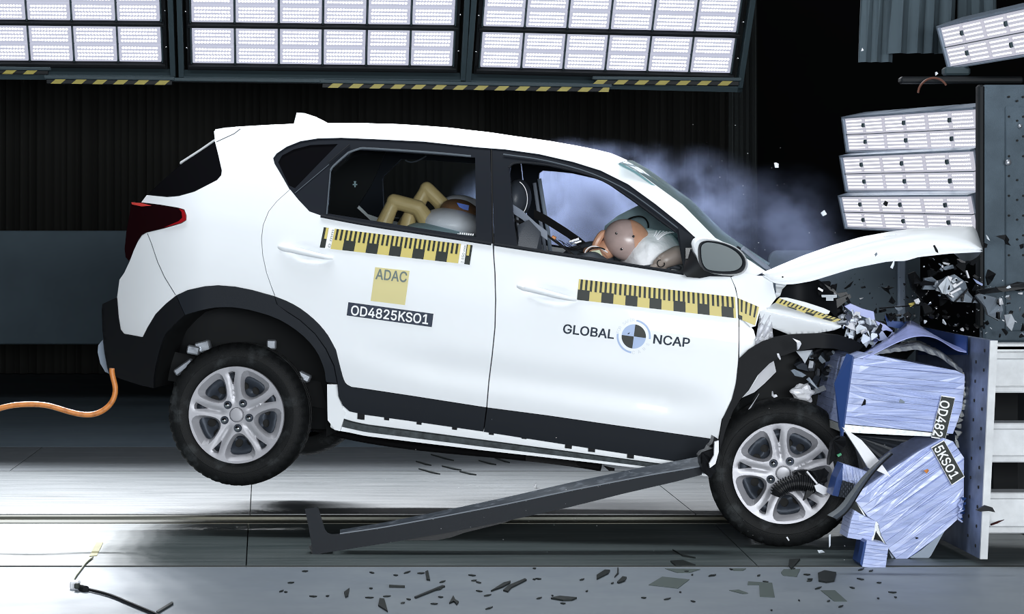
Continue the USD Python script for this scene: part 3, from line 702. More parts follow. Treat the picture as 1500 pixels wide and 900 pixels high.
# spoiler side glass (dark), tail lamp
obj('rear_side_glass', panel([(315, 211), (319.5, 229), (324, 250), (323, 256.5), (317.5, 263), (285, 280), (262, 286.5), (245, 288), (217, 285.5), (232, 271), (265, 241.5), (295, 222)], inset=.004, thick=.01, s=8), m_dark_glass, car)
tl = obj('tail_lamp', panel([(192, 296.5), (207, 297.5), (235, 301), (262, 305.5), (269, 308), (272.5, 316), (272, 322.5), (265.5, 326.5), (240, 334), (215, 340), (207.5, 344), (200.5, 354), (194.5, 367), (189, 382.5), (184, 377), (182.5, 365), (185, 340), (187, 330), (191.5, 303)], inset=-.004, thick=.02, s=6), m_dark_red, car)
obj('red_strip', panel([(192.5, 296.5), (207, 297.5), (222, 301.5), (207, 302.5), (193, 299.5)], inset=-.009, thick=.006, s=5), M('red_bright', (.62, .06, .05), .2, coat=.3), tl)
obj('red_strip', panel([(262, 305.5), (269, 308), (272.5, 316), (272, 322.5), (265.5, 326.5), (248, 331.5), (240, 333.5), (262, 324), (267, 319), (266, 311)], inset=-.009, thick=.006, s=5), m_red_lens, tl)

# ---- lofts across the car: roof, windshield, rear
def across(pts, n=15, crown=.03, push=(0, 0, 1), inset=.0, power=1.0, dfun=DF, off=0.0):
    c = np.asarray(pts, float); d = dfun(c[:, 0], c[:, 1]) + off; A0 = CP(c[:, 0], c[:, 1], d); rows = []
    B0 = A0.copy(); B0[:, 1] = CARW - A0[:, 1]
    crown = np.broadcast_to(crown, (len(c),))
    for k in range(n):
        t = k / (n - 1); p = A0 + (B0 - A0) * t
        p = p + (4 * t * (1 - t)) ** power * crown[:, None] * np.asarray(push, float)
        rows.append(p)
    return loft(rows)
rp = along([(315, 189), (330, 187), (375, 184.5), (437, 182), (500, 182), (560, 183.5), (600, 186), (640, 189), (664, 192), (700, 196), (740, 202), (790, 209), (830, 216), (860, 222), (885, 228), (905, 237), (920, 244)], np.linspace(0, 1, 60))
RF = orient(thicken(across(rp + [0, .6], 21, crown=.030), np.array([0, 0, -.02])), (0, 0, 1))
obj('roof', RF, m_white, car)
# shark fin aerial on the roof's centre
fu = CP(437, 178, .62)
fb = CP(475, 182, .62)
def fin():
    x = np.array([CP(435, 165, .70), CP(447, 166, .70), CP(462, 171, .70), CP(476, 178, .70), CP(478, 186, .70), CP(437, 186, .70)])
    a = x + [0, -.006, 0]; b = x + [0, .006, 0]
    base = [x[4] + [0.03, s * .03, 0] for s in (-1, 1)] + [x[5] + [-.02, s * .03, 0] for s in (-1, 1)]
    return trimesh.convex.convex_hull(np.vstack([a, b, base]))
obj('roof_fin', fin(), m_white, car)
wp = along([(908, 238.5), (930, 250), (956, 269), (1000, 301), (1048, 349), (1075, 368), (1120, 398)], np.linspace(0, 1, 30))
wpush = np.array([.62, 0, .78])
WS = thicken(across(wp, 17, crown=.036, push=wpush, power=1.0, dfun=lambda u, v: DF(u, v) * .0 + .17, off=.0), np.array([-.006, 0, -.006]))
m_wind = GLASS('windshield_glass', (.42, .66, .66), haze=(.30, .45, .48), hz=.30)
ws = obj('windshield', WS, m_wind, car)
# A-pillar outer strip to the cowl
obj('pillar_foot', panel([(1030, 356), (1048, 349.5), (1075, 368), (1100, 383), (1122, 398), (1108, 404), (1085, 400), (1066, 392), (1045, 375)], df=lambda u, v: .10 + 0 * u, thick=.03, s=6), m_white, car)
obj('wiper', tube(spline([CP(1088, 364, .16), CP(1104, 378, .2), CP(1126, 395, .26)], 12), .012, 6), m_beltl, car)
obj('wiper', tube(spline([CP(1080, 362, .22), CP(1100, 377, .28), CP(1122, 394, .36)], 12), .006, 6), m_satin_black, car)
# rear end
def back_loft(pts, mat, name, bulge=.05, n=15, th=.015, dz=0):
    c = along(pts, np.linspace(0, 1, max(6, len(pts) * 3)))
    m = thicken(across(c, n, crown=bulge, push=(-1, 0, 0), off=.012), np.array([th, 0, 0]))
    return obj(name, orient(m, (-1, 0, 0)), mat, car)
back_loft([(313.5, 192), (315, 208)], m_white, 'spoiler', .03)
back_loft([(315.5, 207), (295, 221), (265, 240.5), (232, 270), (216, 285.5)], m_dark_glass, 'rear_window', .04)
back_loft([(215.5, 286), (207.5, 297)], m_white, 'tailgate', .04)
back_loft([(193, 297), (187.5, 330), (183, 365), (189, 381)], m_dark_red, 'tail_lamp_bar', .04)
back_loft([(190, 383), (182.5, 400), (175.5, 410), (171.5, 436)], m_white, 'tailgate', .05)
back_loft([(171, 436.5), (150.5, 446), (149.5, 460), (150.5, 485), (154.5, 520), (160.5, 549), (180, 556)], m_black_plastic, 'rear_bumper', .05)
# white strip put in for the light caught along the rear glass's upper edge
obj('glass_edge_sheen', tube(CP(*along([(316, 207), (295, 221.5), (266, 240)], np.linspace(0, 1, 12)).T, np.linspace(.35, .45, 12)), .012, 6), m_white, car)

# ---- underbody
u1, u2 = CP(300, 560, .3), CP(1040, 690, .3)
fl = trimesh.convex.convex_hull(np.array([CP(u, v, d) for d in (.12, CARW - .25) for u, v in ((480, 600), (500, 622), (1030, 690), (1050, 640), (480, 560))]))
obj('floor_pan', fl, m_interior, car, smooth=False)
obj('boot_floor', trimesh.convex.convex_hull(np.array([CP(u, v, d) for d in (.45, CARW - .9) for u, v in ((175, 545), (480, 600), (470, 560), (180, 500))])), m_interior, car, smooth=False)
obj('rear_axle', tube([CP(353, 600, .25), CP(353, 600, .25) + [0, 1.25, 0]], .05, 10), m_pipe, car)
obj('exhaust_pipe', tube(spline([CP(300, 560, .9), CP(520, 640, .9), CP(760, 668, .6), CP(880, 684, .5)], 30), .022, 10), m_pipe, car)
obj('hanging_cover', slab(np.array([CP(u, v, .5) for u, v in ((770, 668), (805, 671), (835, 673), (878, 680), (878, 689), (860, 686), (820, 681), (770, 676))]), (0, .02, 0)), m_pipe, car, smooth=False)
obj('hanging_cover', slab(np.array([CP(u, v, .5) for u, v in ((884, 683), (900, 687), (900, 690), (892, 690))]), (0, .02, 0)), m_pipe, car, smooth=False)

# ================================================================== WHEELS
RW = .2175
def wheel(center, deg, name='wheel', mir=False, label=None):
    w = UsdGeom.Xform.Define(stage, ppath(car) + '/' + numbered(ppath(car), name))
    w.AddTranslateOp().Set(tuple(map(float, center)))
    if mir: w.AddRotateZOp().Set(180.0)
    pr = w.GetPrim()
    prof = [(.213, .045), (.219, .018), (.228, .008), (.247, .001), (.262, -.001), (.264, .0005), (.279, .002), (.296, .009), (.309, .020), (.318, .036), (.3225, .056), (.3228, .072), (.315, .074), (.315, .080), (.3232, .082), (.3236, .097), (.315, .099), (.315, .105), (.3236, .107), (.3232, .122), (.315, .124), (.315, .130), (.3228, .132), (.3225, .148), (.318, .168), (.309, .184), (.296, .195), (.262, .203), (.228, .196), (.213, .16), (.213, .045)]
    def mod(p, k):
        if k % 4 == 0:
            for i in (8, 9, 10, 23, 24): p[i, 0] -= .006
        return p
    obj('tyre', lathe(prof, 176, mod=mod), m_rubber, pr, smooth=28)
    # cover: disc with five U windows and five small triangles
    def rotp(p, deg_): a = math.radians(deg_); c, s = math.cos(a), math.sin(a); return np.array([(x * c - y * s, x * s + y * c) for x, y in p])
    big0 = smooth_line([(-.045, .375), (-.15, .45), (-.285, .66), (-.335, .84), (-.235, .945), (.235, .945), (.335, .84), (.285, .66), (.15, .45), (.045, .375)], 1, True)
    sm0 = smooth_line([(-.055, .44), (-.13, .50), (-.225, .66), (-.235, .77), (-.15, .83), (.15, .83), (.235, .77), (.225, .66), (.13, .50), (.055, .44)], 1, True)
    tri0 = np.array([(0, .62), (.022, .70), (.075, .885), (0, .905), (-.075, .885), (-.022, .70)])
    fr_ = lambda r: .004 + .020 * np.clip((r - .15) / .85, 0, 1) ** 1.0 * 0 + .016 * (1 - np.clip(r, 0, 1)) ** 1
    angs = [deg + 180 + 72 * k for k in range(5)]
    big, sm, tr = [rotp(big0, a) for a in angs], [rotp(sm0, a) for a in angs], [rotp(tri0, a + 36) for a in angs]
    circ = np.array([(math.cos(a), math.sin(a)) for a in np.linspace(0, 2 * math.pi, 97)[:-1]])
    p, t = tri_fill(circ, big + tr, .05, .03)
    r = np.hypot(p[:, 0], p[:, 1])
    val = np.zeros(len(p))
    for a in angs:
        e = np.array([-math.sin(math.radians(a + 36)), math.cos(math.radians(a + 36))]); al = p @ e; pe = np.abs(p[:, 0] * e[1] - p[:, 1] * e[0])
        val = np.maximum(val, np.clip(1 - pe / (.035 + .07 * np.clip(al, 0, 1)), 0, 1) * np.clip((al - .22) / .12, 0, 1) * np.clip((.92 - al) / .05, 0, 1))
    f3 = np.c_[p[:, 0] * RW, fr_(r) + .010 * val, p[:, 1] * RW]
    face = orient(solid(f3, t, f3 + [0, .012, 0]), (0, -1, 0))
    parts = [face]
    for b, s_ in zip(big, sm):
        y0 = fr_(np.hypot(b[:, 0], b[:, 1])); A_ = np.c_[b[:, 0] * RW, y0, b[:, 1] * RW]; B_ = np.c_[s_[:, 0] * RW, y0 * 0 + .034, s_[:, 1] * RW]; C_ = B_ + [0, .02, 0]
        parts.append(loft([A_, B_, C_], close=True))
    for b in tr:
        y0 = fr_(np.hypot(b[:, 0], b[:, 1])); A_ = np.c_[b[:, 0] * RW, y0, b[:, 1] * RW]; B_ = np.c_[b[:, 0] * .97 * RW, y0 * 0 + .03, b[:, 1] * .97 * RW]
        parts.append(loft([A_, B_], close=True))
    cc = np.c_[circ[:, 0] * RW, circ[:, 0] * 0 + fr_(1.0), circ[:, 1] * RW]
    parts.append(loft([cc, cc * [1.008, 1, 1.008] + [0, .006, 0], cc * [1, 1, 1] + [0, .05, 0]], close=True))
    obj('wheel_cover', cat(parts), m_silver, pr, smooth=24)
    # steel disc behind with round holes
    holes = [[(.60 * math.cos(a + math.radians(deg)) + .085 * math.cos(b), .60 * math.sin(a + math.radians(deg)) + .085 * math.sin(b)) for b in np.linspace(0, 2 * math.pi, 13)[:-1]] for a in np.linspace(0, 2 * math.pi, 16)[:-1]]
    p, t = tri_fill(circ * .97, holes, .09, .05); r = np.hypot(p[:, 0], p[:, 1])
    f3 = np.c_[p[:, 0] * RW, .062 + .02 * np.sin(np.clip((r - .4) / .5, 0, 1) * math.pi * 2), p[:, 1] * RW]
    obj('steel_disc', orient(solid(f3, t, f3 + [0, .004, 0]), (0, -1, 0)), m_steel_dark, pr)
    obj('brake_drum', lathe([(0, .085), (.16, .085), (.17, .10), (.17, .16), (0, .16)], 48), m_hole, pr)
    obj('inner_barrel', lathe([(.2, .03), (.212, .04), (.205, .18), (.2, .18), (.198, .05)], 48), m_steel_dark, pr)
    cap = lathe([(0.0, .0095), (.018, .0097), (.027, .0108), (.0305, .014), (.0312, .024)], 32); obj('centre_cap', cap, m_silver, pr)
    obj('cap_groove', lathe([(.031, .018), (.0335, .0165), (.0335, .03), (.031, .03)], 32), m_steel_dark, pr)
    for a in angs:
        x, z = -.275 * RW * math.sin(math.radians(a)), .275 * RW * math.cos(math.radians(a))
        pk = lathe([(.0, .0130), (.012, .0130), (.0185, .0118), (.0185, .017), (.0, .018)], 20); pk.apply_translation((x, 0, z)); cp_ = obj('lug_pocket', pk, m_steel_dark, pr)
        nt = lathe([(0, .001), (.006, .002), (.0105, .005), (.012, .010), (.012, .02)], 12); nt.apply_translation((x, 0, z)); obj('lug_nut', nt, m_chrome, pr)
    return pr
cR, cF = CP(345.5, 608.5, .015), CP(1147.5, 694.5, .015)
wheel(cR, 6); wheel(cF, 8)
far = lambda c: np.array([c[0], CARW - c[1], c[2]])
wheel(far(cR), 20, mir=True); wheel(far(cF), 40, mir=True)

# ================================================================== FRONT OF THE CAR (crushed)
d0 = lambda x: (lambda u, v: x + 0 * u)
# fender top at the pillar, in front of the door
obj('fender', panel([(1071, 406.5), (1085, 400), (1108, 404), (1122, 404.5), (1131, 407), (1133, 420), (1137, 437), (1128, 449), (1113, 457), (1107, 478), (1100, 480), (1090, 470), (1083, 466), (1082.5, 445), (1078, 422)], inset=.004, thick=.02, s=6), m_white, car)
obj('fender', panel([(1083, 466), (1092, 470), (1104, 484), (1109, 502), (1100, 512), (1088, 522), (1083, 526)], inset=.035, thick=.015, s=5), m_white, car)
obj('fender_edge', panel([(1113, 458), (1130, 462), (1133, 500), (1124, 500), (1107, 497), (1110, 480)], df=lambda u, v: .03 + .02 * np.sin(u * .7 + v * .3), thick=.006, s=3), m_debris_white, car, smooth=10)
obj('fender_edge', panel([(1107, 494), (1130, 494), (1121, 502), (1110, 512), (1106, 505)], df=lambda u, v: .01 + .02 * np.sin(u * .8 + v * .5), thick=.006, s=3), m_debris_white, car, smooth=10)
def ff(u, v):     # folded fender: ridge along the tape's lower edge
    rid = 449 + (u - 1113) * .215
    return .01 + .10 * np.clip((rid - v) / 18, 0, 1.5) + .03 * np.clip((v - rid - 8) / 25, 0, 1) + .0015 * (u - 1113) * .3
obj('folded_fender', panel([(1112, 458), (1124, 450), (1137, 443), (1160, 448), (1228, 470), (1233, 474), (1232, 480), (1222, 484), (1205, 487), (1190, 489), (1155, 490), (1135, 482), (1118, 476)], df=ff, thick=.012, s=5), m_white, car)
obj('fender_rim', panel([(1142, 436), (1152, 436), (1180, 443), (1206, 451.5), (1216, 456), (1214, 460), (1205, 461), (1175, 452), (1140, 442)], df=lambda u, v: .12 + 0 * u, thick=.03, s=5), m_white, car)
obj('cowl_bracket', panel([(1136, 415), (1146, 411), (1155, 413), (1151, 419), (1146, 424), (1143, 433), (1136, 438), (1131, 440), (1137, 428)], df=lambda u, v: .10 + .02 * np.sin(v * .5), thick=.02, s=4), m_white, car)
# front arch trim, torn loose
arch = [(1048, 664), (1053, 648), (1058, 615), (1072, 585), (1078, 562), (1081, 540), (1082.5, 526), (1096, 513), (1115, 501), (1135, 494), (1160, 490), (1200, 488.5), (1228, 491), (1248, 497), (1266, 506), (1258, 514), (1252, 521), (1238, 515), (1222, 511), (1195, 510), (1165, 515), (1145, 522), (1127, 533), (1110, 550), (1097, 572), (1085, 585), (1074, 602), (1063, 630), (1056, 655)]
obj('front_arch_trim', panel(arch, df=lambda u, v: -.012 + .12 * np.clip((u - 1205) / 60, 0, 1) ** 1.5, thick=.04, s=6), m_black_plastic, car)
obj('front_wheel_liner', panel([(1060, 640), (1080, 590), (1108, 552), (1130, 530), (1165, 513), (1240, 512), (1245, 600), (1238, 680), (1150, 700), (1060, 690)], df=d0(.36), thick=.02, s=14), m_interior, car)
obj('front_wheel_liner', panel([(1050, 660), (1062, 625), (1078, 596), (1100, 570), (1112, 552), (1118, 560), (1100, 590), (1082, 620), (1070, 650), (1062, 690), (1050, 690)], df=lambda u, v: .03 + .004 * (u - 1050), thick=.06, s=7), m_rubber, car)
obj('inner_fender', panel([(1087, 583), (1100, 558), (1118, 538), (1133, 527), (1137, 545), (1120, 562), (1105, 575)], df=lambda u, v: .10 + .003 * (u - 1087), thick=.008, s=5), m_debris_white, car)
obj('inner_fender', panel([(1087, 583), (1098, 562), (1112, 541), (1117, 537), (1108, 556), (1096, 574)], df=d0(.085), thick=.006, s=5), m_white, car)
obj('strut_plate', panel([(1166, 515), (1190, 513), (1186, 520), (1179, 533), (1175, 526)], df=d0(.20), thick=.02, s=5), m_debris_grey, car)
# jumble behind the front wheel arch and in the engine bay
jr = np.random.default_rng(21)
def shard_mesh(c, r, seed, flat=.25):
    g = np.random.default_rng(seed); n = g.integers(5, 8); a = np.sort(g.uniform(0, 2 * math.pi, n)); q = np.c_[np.cos(a), np.sin(a), 0 * a] * g.uniform(.45, 1.0, (n, 1)) * r
    q = np.vstack([q + [0, 0, flat * r * .5], q * .85 - [0, 0, flat * r * .5]])
    R = trimesh.transformations.random_rotation_matrix(g.uniform(0, 1, 3))[:3, :3]
    q = q @ R.T
    try: m = trimesh.convex.convex_hull(q + np.asarray(c))
    except Exception: m = cbox((r, r, r * flat), .001, c)
    return m
def jumble(name, region, n, dr, rr, mats, seed, parent=car):
    g = np.random.default_rng(seed); poly = Polygon(region); x0, y0, x1, y1 = poly.bounds; k = 0
    while k < n:
        u, v = g.uniform(x0, x1), g.uniform(y0, y1)
        if not poly.contains(Point(u, v)): continue
        d = g.uniform(*dr); r = g.uniform(*rr) ** 1.0
        obj(name, shard_mesh(CP(u, v, d), r, seed * 1000 + k, g.uniform(.15, .6)), mats[g.integers(len(mats))], parent, smooth=False); k += 1
jumble('engine_fragment', [(1165, 516), (1235, 516), (1228, 600), (1175, 560)], 46, (.16, .32), (.012, .05), [m_debris_black] * 4 + [m_debris_grey, m_steel, m_steel_dark], 31)
obj('engine_mount', blob3(CP(1177, 578, .14), (.048, .04, .038), 5, k=.45), m_debris_white, car, smooth=12)
obj('strut_tower', panel([(1142, 440), (1146, 425), (1155, 417), (1176, 412), (1198, 410), (1207, 416), (1218, 428), (1225, 440), (1228, 470), (1216, 456), (1180, 443)], df=lambda u, v: .26 + .06 * np.sin((u - 1140) * .05), thick=.25, s=6), m_black_plastic, car)
obj('engine_block', blob3(CP(1240, 508, .75), (.30, .42, .11), 8, k=.3), m_interior, car, smooth=15)
obj('engine_block', blob3(CP(1175, 480, .8), (.26, .5, .17), 9, k=.25), m_interior, car, smooth=15)
jumble('engine_fragment', [(1195, 412), (1222, 420), (1250, 445), (1236, 470), (1215, 452)], 26, (.22, .4), (.012, .045), [m_debris_black] * 5 + [m_debris_grey, m_debris_white], 32)
jumble('headlamp_fragment', [(1226, 462), (1245, 455), (1290, 478), (1296, 492), (1275, 505), (1240, 492)], 70, (.0, .22), (.010, .038), [m_glass_shard] * 3 + [m_chrome, m_steel, m_debris_black, m_debris_white, m_debris_grey], 33)
obj('headlamp_lens', panel([(1232, 462), (1245, 460), (1280, 474), (1285, 480), (1278, 490), (1250, 478), (1236, 470)], df=lambda u, v: .10 + .02 * np.sin(u * .6 + v), thick=.006, s=4), m_steel, car, smooth=10)
# engine parts that show through the gap under the hood
for (poly, d, mat) in (([(1203, 432), (1226, 432), (1226, 436), (1221, 437), (1221, 441), (1210, 441), (1210, 436), (1204, 436)], .2, m_debris_grey), ([(1199, 421), (1206, 425), (1205, 428), (1198, 424)], .2, m_debris_white), ([(1205, 415), (1222, 424), (1226, 430), (1212, 424)], .3, m_debris_black), ([(1222, 440), (1245, 431), (1247, 436), (1226, 452)], .26, m_debris_black), ([(1226, 430), (1240, 428), (1243, 432), (1230, 436)], .3, m_debris_black)):
    obj('engine_part', panel(poly, df=d0(d), thick=.03, s=4), mat, car, smooth=False)
# ---- hood, thrown up
hl = along([(1117, 401), (1132, 411), (1148, 414), (1165, 413), (1190, 408.5), (1250, 390), (1300, 380), (1327, 379), (1345, 373.5), (1390, 368.5), (1439, 366)], np.linspace(0, 1, 50))
hm = along([(1117, 400.5), (1150, 391), (1185, 381), (1220, 370.5), (1262, 359), (1300, 350), (1330, 344), (1360, 341), (1395, 345), (1420, 352), (1439, 365)], np.linspace(0, 1, 50))
ht = along([(1117, 400), (1140, 389.5), (1175, 375), (1220, 359), (1262, 347), (1300, 340), (1340, 334.5), (1385, 331.5), (1425, 331.5), (1431, 338), (1439, 364)], np.linspace(0, 1, 50))
dl, dm, dt = .03, .05, .20
r0, r1, r2 = CP(hl[:, 0], hl[:, 1], dl + .06), CP(hm[:, 0], hm[:, 1], dm - .01), CP(ht[:, 0], ht[:, 1], dt)
rA = CP(hl[:, 0], hl[:, 1], dl); rows = [r0, rA, .35 * rA + .65 * r1 + [0, -.012, 0], r1, .5 * r1 + .5 * r2 + [0, -.01, .004], r2]
for k in range(1, 8):
    t = k / 8; p = r2.copy(); p[:, 1] = r2[:, 1] + (CARW - 2 * .2) * t; p[:, 2] -= .05 * math.sin(math.pi * t) + 0.03 * t; p[:, 2] += .012 * np.sin(np.arange(50) * .5 + 5 * t); rows.append(p)
far_r1 = r1.copy(); far_r1[:, 1] = CARW - r1[:, 1]; far_r1[:, 2] -= .02; rows.append(far_r1)
HD = thicken(loft(rows), np.array([0, .006, -.010]))
obj('hood', orient(HD, (0, -1, .6)), m_white, car, smooth=30)
obj('hood_sticker', panel([(1294, 346), (1312, 341.5), (1313, 351), (1296, 355)], df=lambda u, v: .085 + 0 * u, thick=.002, s=6), m_print_faint, car)
obj('bump_stop', tube([CP(1146.5, 406, .025), CP(1146.5, 406, .034)], .004, 8), m_hole, car)
# ---- door mirror, swung forward
mg = [(1027, 364), (1028, 359.5), (1032, 356), (1040, 355), (1060, 359), (1077, 367.5), (1086, 378), (1088, 385), (1085, 392), (1077, 397), (1060, 398), (1040, 396.5), (1032, 392), (1027.5, 380)]
mo = [(1012.5, 357), (1014, 351), (1019, 347.5), (1027, 346.5), (1050, 351.5), (1073, 359), (1087, 368), (1095, 381), (1096, 390), (1092, 398), (1083, 404), (1067, 404.5), (1042, 401), (1029, 395), (1022, 382), (1018, 371), (1014.5, 368)]
mb = [(1022.5, 366), (1024, 357.5), (1029, 353.5), (1040, 352.5), (1061, 356.5), (1080, 365), (1090, 376), (1093, 386), (1090, 396), (1081, 401.5), (1060, 402), (1038, 400), (1028, 394), (1023, 381)]
mo_, mb_, mg_ = [along(smooth_line(np.vstack([q, q[:1]]), 2), np.linspace(0, 1, 61)[:-1]) for q in (mo, mb, mg)]
cen = np.array([1056, 377])
shrink = lambda q, s: cen + (q - cen) * s
L3 = lambda q, d: CP(q[:, 0], q[:, 1], d)
shell = loft([L3(shrink(mb_, 1.0), -.208), L3(.5 * (mb_ + mo_), -.216), L3(mo_, -.205), L3(mo_, -.17), L3(shrink(mo_, .9), -.12), L3(shrink(mo_, .6), -.09), L3(shrink(mo_, .1), -.08)], close=True)
mir = obj('mirror_shell', shell, m_white, car, smooth=40)
obj('mirror_bezel', loft([L3(mb_, -.209), L3(mb_, -.215), L3(.4 * mb_ + .6 * mg_, -.213), L3(mg_, -.204), L3(mg_, -.195)], close=True), m_satin_black, mir)
p, t = tri_fill(mg_, s=8); G = CP(p[:, 0], p[:, 1], -.2 + .00002 * (p[:, 0] - 1056) ** 1)
obj('mirror_glass', orient(solid(G, t, G + [0, .004, 0]), (0, -1, 0)), m_mirror, mir)
obj('mirror_foot', trimesh.convex.convex_hull(np.vstack([CP(u, v, d) for u, v, d in ((1000, 399, -.02), (1003, 386, .0), (1006, 406, -.04), (1025, 408, -.12), (1050, 403, -.18), (1028, 392, -.16), (1015, 370, -.10), (1010, 362, -.02), (1040, 404, -.10))])), m_satin_black, car)
obj('mirror_foot', cbox((.035, .03, .05), .004, CP(1009, 372, -.03)), m_gloss_black, car)

# ---- door handles
def handle(p0, p1, cup, key=None):
    c = along([p0, (p0[0] * .75 + p1[0] * .25, p0[1] * .75 + p1[1] * .25 - .5), (p0[0] * .3 + p1[0] * .7, p0[1] * .3 + p1[1] * .7), p1], np.linspace(0, 1, 26)); t = np.linspace(0, 1, 26)
    P = CP(c[:, 0], c[:, 1], DF(c[:, 0], c[:, 1], False) - .022 * np.sin(np.pi * np.clip(t * .9 + .05, 0, 1)) ** .5 + .004)
    h = obj('door_handle', tube(P, .016 * (1 - .45 * t) * np.sqrt(np.clip(np.sin(np.pi * (t * .96 + .02)) * 3, .03, 1)), 12), m_white, car)
    if key: obj('key_lock', tube([CP(*key, -.022), CP(*key, -.012)], .007, 12), m_steel, h)
handle((408, 362), (488, 379), None)
handle((758, 419), (845, 440), None, (766, 418.6))

# ================================================================== MARKINGS ON THE CAR
def strip_map(TL, TR, BR, BL, lift=.0028, df=DF):
    TL, TR, BR, BL = map(lambda q: np.array(q, float), (TL, TR, BR, BL))
    def f(s, t, extra=0.0):
        s, t = np.asarray(s, float), np.asarray(t, float)
        q = (TL * ((1 - s) * (1 - t))[..., None] + TR * (s * (1 - t))[..., None] + BR * (s * t)[..., None] + BL * ((1 - s) * t)[..., None])
        return CP(q[..., 0], q[..., 1], df(q[..., 0], q[..., 1]) - lift - extra)
    return f
def rect_on(f, s0, s1, t0, t1, extra=0.0, ns=None, th=.0012):
    ns = ns or max(1, int((s1 - s0) * 60)); nt = max(2, int((t1 - t0) * 6))
    S, T = np.meshgrid(np.linspace(s0, s1, ns + 1), np.linspace(t0, t1, nt + 1), indexing='ij')
    P = f(S, T, extra); m = loft(list(P)); return orient(thicken(m, np.array([0, th, 0])), (0, -1, 0))
def ruler(f, n, first_black, tooth, t0, name, parent=car, label=None):
    base = obj(name, rect_on(f, 0, 1, 0, 1), m_yellow, parent, label=label)
    ms = []; step = 1.0 / n
    for k in range(int(math.ceil(n))):
        if (k % 2 == 0) == first_black: ms.append(rect_on(f, k * step, min(1, (k + 1) * step), .5, 1.0, .0008, ns=4))
    x = t0
    while x + tooth * .45 <= 1.0:
        ms.append(rect_on(f, x, x + tooth * .47, .0, .54, .0008, ns=1)); x += tooth
    obj('ruler_mark', cat(ms), m_tape_black, base, smooth=False)
    return base
def text_on(txt, p0, p1, cap, mat, parent, name, bold=False, lift=.0042, df=DF, up=None):
    """Lettering whose baseline runs between two pixels, capitals `cap` pixels tall."""
    m = meshkit.text_mesh(txt, 1.0, .02, bold=bold); v = np.array(m.vertices); x0, x1 = v[:, 0].min(), v[:, 0].max()
    p0, p1 = np.array(p0, float), np.array(p1, float); e = (p1 - p0); L = np.linalg.norm(e); e /= L; up = np.array([e[1], -e[0]]) if up is None else np.asarray(up, float)
    q = p0 + ((v[:, :1] - x0) / (x1 - x0) * L) * e + v[:, 1:2] * cap * up
    P = CP(q[:, 0], q[:, 1], df(q[:, 0], q[:, 1]) - lift + .0008 - v[:, 2] / .02 * .0008)
    mm = trimesh.Trimesh(P, m.faces, process=False)
    if mm.volume < 0: mm.faces = mm.faces[:, ::-1]
    return obj(name, mm, mat, parent, smooth=False)
f1 = strip_map((490.4, 335.2), (675.2, 357.6), (671, 386), (484.3, 364.8))
ruler(f1, 11, False, 1 / 27.4, .016, 'marker_tape')
fa = strip_map((474.4, 333), (481.6, 334), (476, 363.6), (468.3, 362.8)); a_ = obj('marker_tape', rect_on(fa, 0, 1, 0, 1), m_tape_black, car); obj('ruler_mark', rect_on(fa, .48, .98, .0, .55, .0008), m_yellow, a_)
fb_ = strip_map((684, 358.4), (692.3, 359.4), (688, 388.2), (680, 387)); a_ = obj('marker_tape', rect_on(fb_, 0, 1, 0, 1), m_tape_black, car); obj('ruler_mark', rect_on(fb_, .15, .62, .0, .55, .0008), m_yellow, a_)
for q, tx, ps in ((((481.8, 334), (490.2, 335.1), (484.2, 364.6), (476.2, 363.6)), '↑  0 mm  ↑', ((483.8, 363), (489.2, 337))), (((675.6, 357.6), (683.8, 358.4), (679.8, 387), (671.6, 386)), '↑ 1 550 mm ↑', ((678.4, 385.5), (682.8, 360)))):
    ff_ = strip_map(*q); a_ = obj('scale_label', rect_on(ff_, 0, 1, 0, 1), m_paper, car); text_on(tx.replace('↑', '').strip(), *ps, 3.6, m_print_grey, a_, 'lettering')
f2 = strip_map((848, 409), (1076.7, 435.5), (1078.5, 466.5), (845, 439.4))
ruler(f2, 13.2, True, 1 / 32.2, .012, 'marker_tape')
def df_f(u, v): return DF(u, v) + .0
f3 = strip_map((1080, 436.5), (1112, 450), (1106, 477), (1081, 466.5), df=lambda u, v: DF(u, v) + .002)
t3 = obj('marker_tape', rect_on(f3, 0, 1, 0, 1), m_yellow, car, smooth=False)
obj('ruler_mark', cat([rect_on(f3, .0, .07, 0, 1, .0008)] + [rect_on(f3, s, s + .09, .0, .62, .0008) for s in (.16, .38, .6, .82)] + [rect_on(f3, .0, .25, .8, 1.0, .0008)]), m_tape_black, t3, smooth=False)
f4 = strip_map((1141, 437), (1232, 468.5), (1222, 472), (1132, 448.5), df=lambda u, v: ff(u, v) * .0 + .085 - .0003 * (u - 1130), lift=.006)
t4 = obj('marker_tape', rect_on(f4, 0, 1, 0, 1, th=.02), m_yellow, car, smooth=False)
obj('ruler_mark', cat([rect_on(f4, s, s + .026, .0, .5, .0015) for s in np.arange(.05, .97, .062)] + [rect_on(f4, s, s + .15, .55, 1.0, .0015) for s in (.2, .5, .8)]), m_tape_black, t4, smooth=False)
